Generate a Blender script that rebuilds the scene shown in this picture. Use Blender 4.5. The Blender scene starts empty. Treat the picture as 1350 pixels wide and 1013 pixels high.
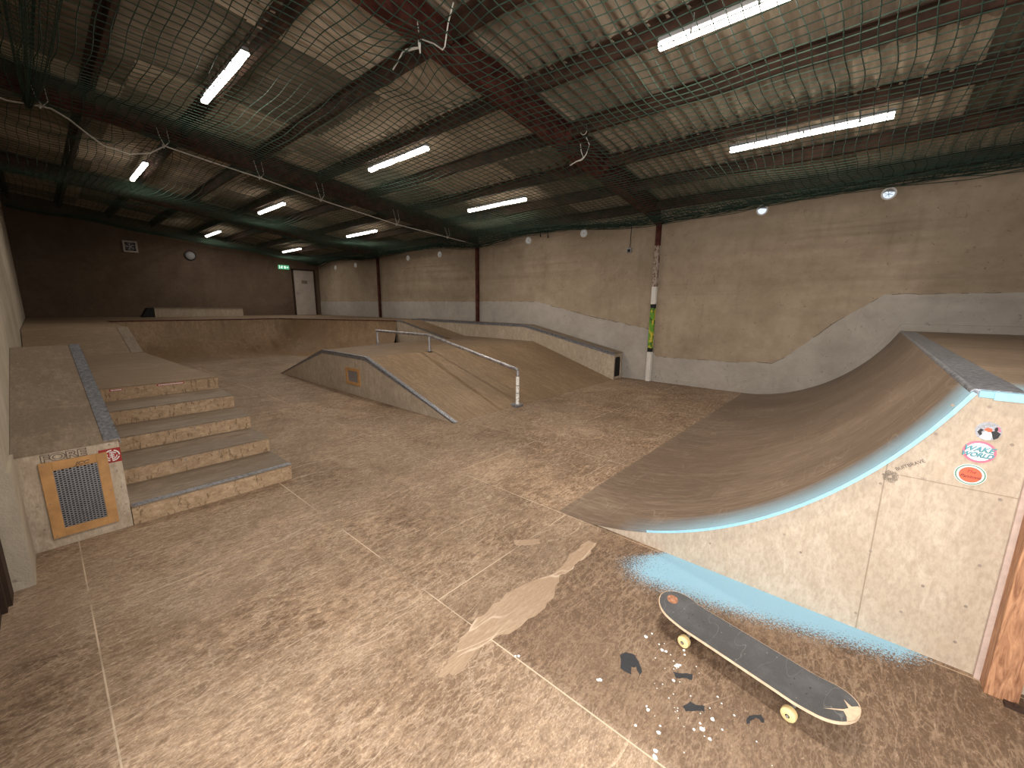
import bpy, bmesh, math, random
from mathutils import Vector, Matrix
random.seed(7)
S = bpy.context.scene
COL = S.collection
R = math.radians

# ------------------------------------------------------------------ camera
cam_d = bpy.data.cameras.new('camera')
cam = bpy.data.objects.new('camera', cam_d); COL.objects.link(cam)
yaw, pitch, roll = -0.85622, -0.19021, 0.00916
fw = Vector((math.cos(pitch)*math.cos(yaw), math.cos(pitch)*math.sin(yaw), math.sin(pitch)))
rt = Vector((math.sin(yaw), -math.cos(yaw), 0)); up = rt.cross(fw)
rt2 = rt*math.cos(roll) + up*math.sin(roll); up2 = -rt*math.sin(roll) + up*math.cos(roll)
cam.matrix_world = Matrix(((rt2.x, up2.x, -fw.x, 0), (rt2.y, up2.y, -fw.y, 0), (rt2.z, up2.z, -fw.z, 1.55), (0, 0, 0, 1)))
cam_d.sensor_fit = 'HORIZONTAL'; cam_d.sensor_width = 36
cam_d.lens = 538.32/1350*36
cam_d.clip_start = 0.02; cam_d.clip_end = 100
S.camera = cam

# ------------------------------------------------------------------ world, daylight, fill, exposure
w = bpy.data.worlds.new('world'); S.world = w; w.use_nodes = True
bg = w.node_tree.nodes['Background']; bg.inputs[0].default_value = (0.80, 0.90, 1.0, 1); bg.inputs[1].default_value = 1.2
def area(name, loc, rot, sx, sy, power, col):
    l = bpy.data.lights.new(name, 'AREA'); l.shape = 'RECTANGLE'; l.size = sx; l.size_y = sy; l.energy = power; l.color = col
    o = bpy.data.objects.new(name, l); COL.objects.link(o); o.location = loc; o.rotation_euler = rot
    return o
# daylight standing in the open loading door the photographer stands in (left wall)
area('daylight_through_side_door', (0.15, 0.60, 1.55), (R(-90), 0, 0), 2.4, 2.5, 165, (1.0, 0.95, 0.89))
# added fill light behind the camera, shining through an opening made for it
area('near_wall_fill', (-3.05, -1.05, 1.35), (0, R(-90), 0), 2.4, 2.3, 48, (1.0, 0.95, 0.89))
S.view_settings.view_transform = 'Standard'; S.view_settings.look = 'None'
S.view_settings.gamma = 1; S.view_settings.use_curve_mapping = False
S.view_settings.exposure = 0.0

# ------------------------------------------------------------------ node helpers
class N:
    def __init__(s, name, rough=0.7, metal=0.0, spec=0.3):
        s.m = bpy.data.materials.new(name); s.m.use_nodes = True
        s.t = s.m.node_tree; s.b = s.t.nodes['Principled BSDF']
        s.b.inputs['Roughness'].default_value = rough; s.b.inputs['Metallic'].default_value = metal
        s.b.inputs['Specular IOR Level'].default_value = spec
        s._pos = None
    def n(s, typ): return s.t.nodes.new(typ)
    def put(s, sock, v):
        if isinstance(v, bpy.types.NodeSocket): s.t.links.new(v, sock)
        elif isinstance(v, (int, float)):
            if sock.type == 'RGBA': sock.default_value = (v, v, v, 1)
            else: sock.default_value = v
        else:
            v = tuple(v)
            if sock.type == 'RGBA' and len(v) == 3: v = v + (1,)
            sock.default_value = v
    def pos(s):
        if s._pos is None: s._pos = s.n('ShaderNodeNewGeometry').outputs['Position']
        return s._pos
    def obj(s): return s.n('ShaderNodeTexCoord').outputs['Object']
    def map(s, v, scale=(1, 1, 1), rot=(0, 0, 0), loc=(0, 0, 0)):
        k = s.n('ShaderNodeMapping'); s.put(k.inputs['Vector'], v)
        k.inputs['Scale'].default_value = scale; k.inputs['Rotation'].default_value = rot; k.inputs['Location'].default_value = loc
        return k.outputs[0]
    def noise(s, v, scale=5, detail=4, rough=0.55, dist=0):
        k = s.n('ShaderNodeTexNoise'); s.put(k.inputs['Vector'], v); k.inputs['Scale'].default_value = scale
        k.inputs['Detail'].default_value = detail; k.inputs['Roughness'].default_value = rough; k.inputs['Distortion'].default_value = dist
        return k.outputs['Fac']
    def vor(s, v, scale=5, rnd=1.0, feature='F1'):
        k = s.n('ShaderNodeTexVoronoi'); k.feature = feature; s.put(k.inputs['Vector'], v); k.inputs['Scale'].default_value = scale
        k.inputs['Randomness'].default_value = rnd
        return k.outputs['Distance']
    def math(s, op, a, b=0.0, c=0.0, clamp=False):
        k = s.n('ShaderNodeMath'); k.operation = op; k.use_clamp = clamp
        s.put(k.inputs[0], a); s.put(k.inputs[1], b); s.put(k.inputs[2], c); return k.outputs[0]
    def rng(s, v, a, b, c=0.0, d=1.0):
        k = s.n('ShaderNodeMapRange'); k.clamp = True; s.put(k.inputs[0], v)
        for i, x in enumerate((a, b, c, d)): s.put(k.inputs[i+1], x)
        return k.outputs[0]
    def mix(s, f, a, b, mode='MIX'):
        k = s.n('ShaderNodeMix'); k.data_type = 'RGBA'; k.blend_type = mode
        s.put(k.inputs[0], f); s.put(k.inputs[6], a); s.put(k.inputs[7], b); return k.outputs[2]
    def sep(s, v):
        k = s.n('ShaderNodeSeparateXYZ'); s.put(k.inputs[0], v); return k.outputs
    def line(s, v, scale, wid, rot=(0, 0, 0), detail=2, st=(1, 1, 1), loc=(0, 0, 0)):
        """thin contour of a noise: long wandering scratch"""
        f = s.noise(s.map(v, st, rot, loc), scale, detail, 0.4)
        d = s.math('ABSOLUTE', s.math('SUBTRACT', f, 0.5))
        return s.rng(d, 0.0, wid, 1.0, 0.0)
    def color(s, c): s.put(s.b.inputs['Base Color'], c); return s
    def rough(s, v): s.put(s.b.inputs['Roughness'], v); return s
    def bump(s, h, strength=0.3, dist=0.01):
        k = s.n('ShaderNodeBump'); k.inputs['Strength'].default_value = strength; k.inputs['Distance'].default_value = dist
        s.put(k.inputs['Height'], h); s.t.links.new(k.outputs[0], s.b.inputs['Normal']); return s

def plain(name, col, rough=0.7, metal=0.0, var=0.25, scale=9, spec=0.3):
    n = N(name, rough, metal, spec)
    f = n.noise(n.obj(), scale, 5, 0.6)
    lo = tuple(c*(1-var) for c in col); hi = tuple(min(1, c*(1+var)) for c in col)
    n.color(n.mix(n.rng(f, 0.3, 0.7), lo, hi)); return n.m

def ply(name, dark, light, st=(6, 1.3, 6), scr=0.35, scrcol=(0.55, 0.43, 0.32), fine=1.0, rough=0.62, sheets=True, spec=0.3, seamcol=(0.5, 0.4, 0.3)):
    """worn plywood: st = stretch of the grain (small along the grain)"""
    n = N(name, rough, 0, spec); p = n.pos()
    g1 = n.noise(n.map(p, st), 7, 6, 0.72, 0.6)
    g2 = n.noise(n.map(p, (st[0]*.5, st[1]*.8, st[2]*.5)), 3, 4, 0.6, 1.2)
    big = n.noise(p, 0.9, 4, 0.6, 0.4)
    f = n.math('ADD', n.math('MULTIPLY', g1, 0.95*fine), n.math('ADD', n.math('MULTIPLY', g2, 0.5), n.math('MULTIPLY', big, 0.6)))
    f = n.rng(f, 0.62+0.35*fine, 1.08+0.42*fine)
    c = n.mix(f, dark, light)
    if scr:
        a = n.line(p, 2.0, 0.004, (0, 0, R(25)), 3, (1, 0.25, 1))
        b = n.line(p, 2.6, 0.004, (0, 0, R(-60)), 3, (1, 0.22, 1), (3, 5, 1))
        d = n.line(p, 1.3, 0.0022, (0, 0, R(70)), 1, (1, 0.4, 1), (8, 1, 4))
        e = n.line(p, 5.0, 0.010, (0, 0, R(10)), 2, (1, 0.15, 1), (2, 9, 4))
        k = n.math('MAXIMUM', n.math('MAXIMUM', a, b), n.math('MAXIMUM', d, n.math('MULTIPLY', e, .6)))
        gate = n.rng(n.noise(p, 3.1, 2), 0.45, 0.6)
        c = n.mix(n.math('MULTIPLY', n.math('MULTIPLY', k, scr), gate), c, scrcol)
    mic = n.noise(n.map(p, tuple(6*a for a in st)), 4, 3, .7)
    c = n.mix(n.rng(mic, .35, .6, .5, 0), c, n.mix(1.0, c, (.66, .63, .60), 'MULTIPLY'))
    n.col = c; n.fac = f
    n.bump(f, 0.12, 0.004)
    return n

# ------------------------------------------------------------------ materials
# floor: ply sheets 2.44 x 1.22, tint per sheet, pale seams, sprayed blue paint along the ramp
n = ply('floor_plywood', (0.15, 0.094, 0.058), (0.72, 0.53, 0.37), st=(5.0, 2.2, 5), scr=0.5, scrcol=(0.56, 0.44, 0.33), fine=1.15)
p = n.pos()
br = n.n('ShaderNodeTexBrick'); n.put(br.inputs['Vector'], n.map(p, (1, 1, 1), (0, 0, 0), (-0.33+24.4, 2.42+12.2, 0)))
br.offset = 0.5; br.inputs['Scale'].default_value = 1; br.inputs['Mortar Size'].default_value = 0.0035
br.inputs['Mortar Smooth'].default_value = 0.3; br.inputs['Brick Width'].default_value = 2.44; br.inputs['Row Height'].default_value = 1.22
br.inputs['Color1'].default_value = (0.80, 0.78, 0.76, 1); br.inputs['Color2'].default_value = (1.14, 1.12, 1.08, 1)
c = n.mix(1.0, n.col, br.outputs['Color'], 'MULTIPLY')
wear = n.noise(p, 0.55, 3, 0.6, 0.8)
c = n.mix(n.math('MULTIPLY', n.rng(wear, 0.5, 0.7), 0.35), c, (0.50, 0.385, 0.285))
fleck = n.noise(n.map(p, (9, 3.5, 5), (0, 0, R(18))), 9, 6, 0.78, 1.5)
fleck2 = n.noise(n.map(p, (7, 2.0, 5), (0, 0, R(-14))), 11, 5, 0.75, 1.0)
c = n.mix(n.math('MULTIPLY', n.rng(fleck, 0.54, 0.64), 0.62), c, (0.62, 0.48, 0.35))
c = n.mix(n.math('MULTIPLY', n.rng(fleck2, 0.50, 0.36), 0.5), c, (0.17, 0.108, 0.068))
c = n.mix(n.math('MULTIPLY', n.rng(fleck, 0.44, 0.33), 0.5), c, (0.14, 0.09, 0.06))
X, Y, Z = n.sep(p)
grit = n.math('MULTIPLY', n.rng(n.noise(p, 1.7, 3), .4, .62), 0.5)
c = n.mix(grit, c, n.mix(n.noise(p, 60, 3, 0.7), (0.11, 0.075, 0.05), (0.40, 0.29, 0.2)))
wn = n.n('ShaderNodeTexNoise'); n.put(wn.inputs['Vector'], p); wn.inputs['Scale'].default_value = 1.1; wn.inputs['Detail'].default_value = 2
va = n.n('ShaderNodeVectorMath'); va.operation = 'MULTIPLY_ADD'; n.put(va.inputs[0], wn.outputs['Color']); va.inputs[1].default_value = (.5, .5, 0); n.put(va.inputs[2], p); wp = va.outputs[0]
for rot_, st_, lo_, hi_, k_, col_ in ((35, (60, 1.1, 1), .66, .72, .75, (0.66, 0.53, 0.40)), (-28, (70, 1.3, 1), .67, .73, .7, (0.64, 0.51, 0.38)), (80, (75, 1.5, 1), .68, .74, .6, (0.62, 0.49, 0.37)), (8, (50, 3, 1), .66, .76, .6, (0.10, 0.065, 0.04)), (55, (30, 5, 1), .64, .70, .55, (0.60, 0.47, 0.35))):
    sc_ = n.rng(n.noise(n.map(wp, st_, (0, 0, R(rot_)), (rot_, 3, 0)), 1.0, 3, .5), lo_, hi_)
    c = n.mix(n.math('MULTIPLY', sc_, k_*.62), c, col_)
w1 = n.line(p, 24, .05, (0, 0, R(12)), 6, (1.5, .6, 1)); w2 = n.line(p, 15, .03, (0, 0, R(50)), 6, (1.4, .5, 1), (4, 2, 7)); w3 = n.line(p, 30, .06, (0, 0, R(-20)), 5, (1.5, .6, 1), (14, 2, 7))
wg = n.rng(n.noise(p, 3.3, 3, .6), .38, .62, .25, 1)
w1 = n.math('MULTIPLY', w1, wg); w2 = n.math('MULTIPLY', w2, wg)
c = n.mix(n.math('MULTIPLY', n.math('MAXIMUM', w1, w2), .34), c, (0.70, 0.55, 0.41))
c = n.mix(n.math('MULTIPLY', w3, .22), c, (0.12, 0.075, 0.045))
micro = n.noise(n.map(p, (22, 14, 5), (0, 0, R(10))), 7, 3, .75)
c = n.mix(n.rng(micro, .35, .65, .55, 0), c, n.mix(1.0, c, (.55, .52, .50), 'MULTIPLY'))
c = n.mix(n.rng(micro, .52, .70, 0, .5), c, n.mix(1.0, c, (1.35, 1.35, 1.33), 'MULTIPLY'))
seam = n.math('MULTIPLY', br.outputs['Fac'], n.rng(n.noise(p, 2.2, 3), 0.38, 0.55, 0.25, 1.0))
c = n.mix(seam, c, (0.52, 0.41, 0.30))
# browner sheet around the skateboard
m = n.math('MULTIPLY', n.rng(Y, -1.24, -1.20, 1, 0), n.math('MULTIPLY', n.rng(Y, -2.6, -2.5), n.rng(X, 1.3, 1.15)))
c = n.mix(n.math('MULTIPLY', m, .8), c, n.mix(1.0, c, (0.66, 0.60, 0.56), 'MULTIPLY'))
# blue overspray
d = n.math('ADD', Y, 2.445)
wid = n.rng(X, -0.45, 0.9, 0.16, 0.55)
lo = n.rng(X, 0.55, 1.15, -0.3, 0.30)
s1 = n.rng(n.math('SUBTRACT', d, wid), -0.26, 0.12, 1, 0)
s2 = n.rng(n.math('SUBTRACT', d, lo), -0.12, 0.10, 0, 1)
s3 = n.math('MULTIPLY', n.rng(X, 0.80, 1.42, 1, 0), n.rng(X, -0.62, -0.30))
msk = n.math('MULTIPLY', n.math('MULTIPLY', n.math('MULTIPLY', s1, s2), s3), n.rng(X, 1.1, 0.45, 0.62, 1.0))
sp = n.noise(p, 110, 3, 0.75)
bl = n.rng(n.math('SUBTRACT', n.math('MULTIPLY', msk, 0.68), sp), -0.12, -0.03)
c = n.mix(n.math('MULTIPLY', bl, 0.9), c, (0.23, 0.43, 0.57))
n.color(c); M_floor = n.m

def ramp_blue(n, c, edge, w0, w1, x0, x1, dirn=-1):
    X, Y, Z = n.sep(n.pos())
    d = n.math('MULTIPLY', n.math('SUBTRACT', Y, edge), dirn)
    wid = n.rng(X, x1, x0, w1, w0)
    s = n.rng(n.math('DIVIDE', d, wid), 0.10, 1.0, 1, 0)
    s = n.math('MULTIPLY', s, n.math('MULTIPLY', n.rng(X, 1.15, 0.5), 1.0))
    g = n.noise(n.pos(), 6, 4, 0.6)
    s = n.math('MULTIPLY', s, n.rng(g, 0.2, 0.5, 0.75, 1.0))
    return n.mix(n.math('MULTIPLY', s, 0.85), c, (0.28, 0.48, 0.61))
n = ply('quarter_surface', (0.150, 0.108, 0.078), (0.36, 0.270, 0.200), st=(1.0, 9, 1.0), scr=0.3, scrcol=(0.42, 0.34, 0.26), fine=1.0, rough=0.5)
n.color(ramp_blue(n, n.col, -2.43, 0.22, 0.34, 0.9, -0.36)); M_quarter = n.m
n = ply('deck_surface', (0.19, 0.14, 0.10), (0.38, 0.285, 0.205), st=(1.0, 6, 1), scr=0.25, scrcol=(0.42, 0.34, 0.26))
X, Y, Z = n.sep(n.pos())
s = n.rng(n.math('MULTIPLY', n.math('ADD', Y, 2.43), -1), 0.05, 0.42, 1, 0)
n.color(n.mix(n.math('MULTIPLY', s, 0.9), n.col, (0.28, 0.52, 0.66))); M_qdeck = n.m
n = ply('ramp_side_ply', (0.46, 0.375, 0.29), (0.70, 0.615, 0.51), st=(3, 2, 1.3), scr=0.0, fine=0.8, rough=0.6)
p = n.pos(); X, Y, Z = n.sep(p)
sm = n.rng(n.math('ABSOLUTE', n.math('SUBTRACT', X, -0.14)), 0.0, 0.004, 1, 0)
sm2 = n.math('MULTIPLY', n.rng(n.math('ABSOLUTE', n.math('SUBTRACT', Z, 0.818)), 0.0, 0.003, 1, 0), n.rng(X, -0.19, -0.18, 1, 0))
dirt = n.rng(n.noise(n.map(p, (3, 3, 1)), 5, 4, .6), 0.58, 0.72)
c = n.mix(n.math('MULTIPLY', dirt, .35), n.col, (0.42, 0.32, 0.22))
c = n.mix(n.math('MULTIPLY', n.math('MAXIMUM', sm, sm2), 0.7), c, (0.16, 0.11, 0.07))
n.color(c); M_side = n.m
n = ply('bank_surface', (0.21, 0.142, 0.085), (0.44, 0.315, 0.195), st=(1.2, 6, 1.2), scr=0.3, scrcol=(0.5, 0.39, 0.27), rough=0.55)
n.color(n.col); M_bank = n.m
n = ply('bowl_surface', (0.22, 0.145, 0.085), (0.40, 0.275, 0.165), st=(3, 3, 1.5), scr=0.2, rough=0.55)
st = n.rng(n.noise(n.map(n.pos(), (1, 1.6, .4)), 1.6, 3, .6), 0.56, 0.72)
n.color(n.mix(n.math('MULTIPLY', st, .5), n.col, (0.11, 0.06, 0.035))); M_bowl = n.m
n = ply('box_side_ply', (0.42, 0.345, 0.265), (0.68, 0.59, 0.485), st=(4, 4, 1.4), scr=0.15, fine=1.0)
dirt = n.rng(n.noise(n.map(n.pos(), (2, 2, 1.2)), 7, 4, .7), 0.55, 0.75)
n.color(n.mix(n.math('MULTIPLY', dirt, .5), n.col, (0.20, 0.15, 0.10))); M_box = n.m
n = ply('step_riser_ply', (0.34, 0.235, 0.145), (0.64, 0.48, 0.32), st=(4, 2.5, 5), scr=0.0, fine=1.2)
X, Y, Z = n.sep(n.pos())
hit = n.rng(n.noise(n.map(n.pos(), (1, 2.5, .9)), 14, 3, .7), 0.57, 0.64)
hit = n.math('MULTIPLY', hit, 0.75)
n.color(n.mix(hit, n.col, (0.14, 0.09, 0.05))); M_riser = n.m
n = ply('step_tread_ply', (0.175, 0.135, 0.10), (0.36, 0.29, 0.22), st=(5, 1.2, 4), scr=0.3, rough=0.5)
n.color(n.col); M_tread = n.m
n = ply('ledge_top_ply', (0.19, 0.145, 0.105), (0.36, 0.29, 0.215), st=(1.5, 4, 2), scr=0.2)
n.color(n.col); M_ledge = n.m
n = ply('landing_ply', (0.20, 0.14, 0.09), (0.36, 0.265, 0.175), st=(4, 1.2, 2), scr=0.25)
n.color(n.col); M_landing = n.m

# rolled steel with scraped wax and rust
n = N('scraped_steel', 0.42, 0.55, 0.5); p = n.pos()
f = n.noise(n.map(p, (3, 3, 3)), 14, 5, .7)
c = n.mix(n.rng(f, .35, .65), (0.11, 0.12, 0.14), (0.37, 0.38, 0.42))
c = n.mix(n.math('MULTIPLY', n.rng(n.noise(p, 22, 3, .6), .6, .68), .7), c, (0.07, 0.055, 0.06))
n.color(c); M_steel = n.m
n = N('galvanised_rail', 0.38, 0.6, 0.5)
n.color(n.mix(n.rng(n.noise(n.pos(), 12, 4, .6), .35, .65), (0.22, 0.21, 0.23), (0.50, 0.49, 0.50))); M_rail = n.m
n = N('white_dashed_paint', 0.6, 0.0)
n.color(n.mix(n.rng(n.noise(n.pos(), 45, 3, .7), .34, .44), (0.12, 0.10, 0.09), (0.85, 0.83, 0.80))); M_whitepaint = n.m

# plastered block wall
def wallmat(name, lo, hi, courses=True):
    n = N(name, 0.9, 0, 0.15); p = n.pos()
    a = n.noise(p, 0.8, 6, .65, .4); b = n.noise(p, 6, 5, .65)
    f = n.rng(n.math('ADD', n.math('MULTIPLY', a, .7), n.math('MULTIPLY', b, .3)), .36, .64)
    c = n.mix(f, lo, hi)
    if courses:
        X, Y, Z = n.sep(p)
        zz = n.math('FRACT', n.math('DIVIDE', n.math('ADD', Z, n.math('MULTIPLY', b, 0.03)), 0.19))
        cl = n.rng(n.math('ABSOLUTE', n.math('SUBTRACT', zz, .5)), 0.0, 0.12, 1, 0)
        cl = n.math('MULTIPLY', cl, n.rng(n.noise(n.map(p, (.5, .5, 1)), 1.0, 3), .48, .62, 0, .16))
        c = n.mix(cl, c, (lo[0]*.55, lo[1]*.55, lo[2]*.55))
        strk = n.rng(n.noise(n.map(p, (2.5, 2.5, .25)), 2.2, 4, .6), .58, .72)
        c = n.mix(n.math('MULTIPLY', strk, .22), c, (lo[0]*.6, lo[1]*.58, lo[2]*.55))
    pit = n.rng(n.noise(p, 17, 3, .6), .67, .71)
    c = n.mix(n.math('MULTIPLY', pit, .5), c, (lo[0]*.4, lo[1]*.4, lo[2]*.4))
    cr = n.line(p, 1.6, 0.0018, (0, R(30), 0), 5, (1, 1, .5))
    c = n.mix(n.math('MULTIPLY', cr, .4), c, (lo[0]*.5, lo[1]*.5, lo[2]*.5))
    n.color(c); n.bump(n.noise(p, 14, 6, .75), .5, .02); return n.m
M_wall = wallmat('plaster_wall', (0.28, 0.218, 0.155), (0.42, 0.34, 0.255))
M_band = wallmat('grey_render_band', (0.335, 0.302, 0.268), (0.46, 0.425, 0.385), False)
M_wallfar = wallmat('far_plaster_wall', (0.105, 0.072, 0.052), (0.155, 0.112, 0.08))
M_wallleft = wallmat('left_plaster_wall', (0.34, 0.295, 0.23), (0.50, 0.44, 0.36), False)

# fibre cement roof sheet
n = N('fibre_cement_roof', 0.85, 0, 0.2); p = n.pos()
br = n.n('ShaderNodeTexBrick'); n.put(br.inputs['Vector'], n.map(p, (1, 1, 1), (0, 0, 0), (20, 20.1, 0)))
br.offset = 0.0; br.inputs['Scale'].default_value = 1; br.inputs['Mortar Size'].default_value = 0.0
br.inputs['Brick Width'].default_value = 0.93; br.inputs['Row Height'].default_value = 2.1
br.inputs['Color1'].default_value = (0.14, 0.110, 0.080, 1); br.inputs['Color2'].default_value = (0.47, 0.38, 0.285, 1)
f = n.rng(n.noise(n.map(p, (3, .6, 1)), 4, 6, .7), .3, .7, .62, 1.3)
c = n.mix(1.0, br.outputs['Color'], n.mix(0, f, f), 'MULTIPLY')
k = n.n('ShaderNodeCombineColor')
for i in range(3): n.put(k.inputs[i], f)
c = n.mix(1.0, br.outputs['Color'], k.outputs[0], 'MULTIPLY')
n.color(c); M_roof = n.m
def rust(name, a, b, sc=7):
    n = N(name, .75, .1, .25); p = n.pos()
    n.color(n.mix(n.rng(n.noise(p, sc, 5, .65), .4, .62), a, b)); return n.m
M_rafter = rust('maroon_steel', (0.050, 0.012, 0.010), (0.115, 0.038, 0.026))
M_purlin = rust('oxide_purlin', (0.040, 0.023, 0.016), (0.088, 0.046, 0.031), 5)
M_net = plain('green_netting', (0.022, 0.046, 0.032), .8, 0, .2, 3)
M_rope = plain('white_rope', (0.55, 0.53, 0.48), .8, 0, .2, 60)
M_black = plain('black', (0.012, 0.012, 0.013), .7)
M_darkbrown = plain('dark_door_steel', (0.035, 0.018, 0.012), .7)
M_timber_n = N('post_timber', .6, 0, .3)
n = M_timber_n; p = n.pos()
g = n.noise(n.map(p, (9, 9, .9)), 6, 5, .65, 1.6)
c = n.mix(n.rng(g, .35, .65), (0.20, 0.085, 0.042), (0.46, 0.24, 0.13))
gr = n.line(p, 3.0, 0.03, (0, 0, 0), 3, (4, 4, .7)); c = n.mix(n.math('MULTIPLY', gr, .35), c, (0.14, 0.055, 0.03))
n.color(c); M_timber = n.m
M_mauve = plain('mauve_undercoat', (0.47, 0.36, 0.31), .7, 0, .12, 30)
M_orangeply = plain('varnished_ply_frame', (0.47, 0.26, 0.105), .5, 0, .22, 12)
M_perf = plain('perforated_metal', (0.36, 0.37, 0.40), .4, .7, .15, 30)
M_bluepaint = plain('sprayed_blue_paint', (0.29, 0.54, 0.68), .6, 0, .12, 30)
M_door = plain('pale_painted_door', (0.42, 0.37, 0.33), .6, 0, .1, 5)
M_white = plain('white_plastic', (0.75, 0.74, 0.72), .5, 0, .05)
M_grey = plain('grey_plastic', (0.30, 0.30, 0.31), .5, 0, .1)
M_red = plain('red_sticker', (0.30, 0.025, 0.022), .5, 0, .1)
M_stwhite = plain('sticker_white', (0.80, 0.80, 0.80), .45, 0, .03)
M_pink = plain('sticker_pink', (0.62, 0.16, 0.24), .45, 0, .06)
M_dkgreen = plain('sticker_green', (0.12, 0.26, 0.18), .45, 0, .06)
M_coral = plain('sticker_coral', (0.78, 0.12, 0.06), .45, 0, .06)
M_teal = plain('sticker_teal', (0.10, 0.30, 0.36), .45, 0, .06)
M_ink = plain('ink', (0.03, 0.03, 0.032), .6)
M_pencil = plain('pencil_scribble', (0.27, 0.22, 0.18), .7)
M_scrib = plain('marker_pen', (0.10, 0.08, 0.07), .7)
M_silver = plain('sticker_silver', (0.33, 0.34, 0.38), .4, 0, .3, 200)
M_crack = plain('dark_crack_line', (0.15, 0.115, 0.085), .9, 0, .3, 12)  # dark line of the cracked render edge
M_tape = plain('black_tape', (0.028, 0.03, 0.034), .6, 0, .2, 40)
M_drop = plain('white_paint_drops', (0.82, 0.83, 0.84), .5, 0, .03)
M_concrete = plain('concrete_apron', (0.42, 0.40, 0.37), .9, 0, .2, 4)
n = ply('bare_worn_ply', (0.33, 0.235, 0.16), (0.52, 0.395, 0.285), st=(9, 1.2, 4), scr=.6, scrcol=(.68,.56,.44), fine=1.1); n.color(n.col); M_worn = n.m
def emit(name, col, strength):
    m = bpy.data.materials.new(name); m.use_nodes = True; t = m.node_tree
    for k in list(t.nodes): t.nodes.remove(k)
    e = t.nodes.new('ShaderNodeEmission'); e.inputs[0].default_value = col + (1,); e.inputs[1].default_value = strength
    o = t.nodes.new('ShaderNodeOutputMaterial'); t.links.new(e.outputs[0], o.inputs[0]); return m
M_tube = emit('lit_diffuser', (1.0, 0.91, 0.79), 15)
M_daypane = emit('daylit_pane', (0.80, 0.88, 1.0), 1.1)
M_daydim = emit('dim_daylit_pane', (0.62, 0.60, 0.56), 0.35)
M_exit = emit('lit_exit_green', (0.10, 0.42, 0.20), 1.0)
M_exitw = emit('lit_exit_white', (0.8, 1.0, 0.85), 1.3)

# ------------------------------------------------------------------ object helpers
def thing(name, label, cat, loc=(0, 0, 0), group=None, rz=0):
    o = bpy.data.objects.new(name, None); COL.objects.link(o); o.location = loc; o.rotation_euler = (0, 0, rz)
    o.empty_display_size = 0.2; o['label'] = label; o['category'] = cat
    if group: o['group'] = group
    return o
def base_of(par):
    v = Vector((0, 0, 0))
    while par: v += par.location; par = par.parent
    return v
def link(name, me, parent=None, local=False):
    o = bpy.data.objects.new(name, me); COL.objects.link(o)
    if parent:
        if not local:
            b = base_of(parent)
            me.transform(Matrix.Translation(-b))
        o.parent = parent
    return o
def mesh(name, vs, fs, mat, parent=None, local=False, idx=None, smooth=False, label=None):
    me = bpy.data.meshes.new(name); me.from_pydata([tuple(v) for v in vs], [], fs)
    mats = mat if isinstance(mat, (list, tuple)) else [mat]
    for m in mats: me.materials.append(m)
    if idx:
        for p_, i in zip(me.polygons, idx): p_.material_index = i
    if smooth:
        for p_ in me.polygons: p_.use_smooth = True
    me.update()
    o = link(name, me, parent, local)
    if label: o['label'] = label
    return o
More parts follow.
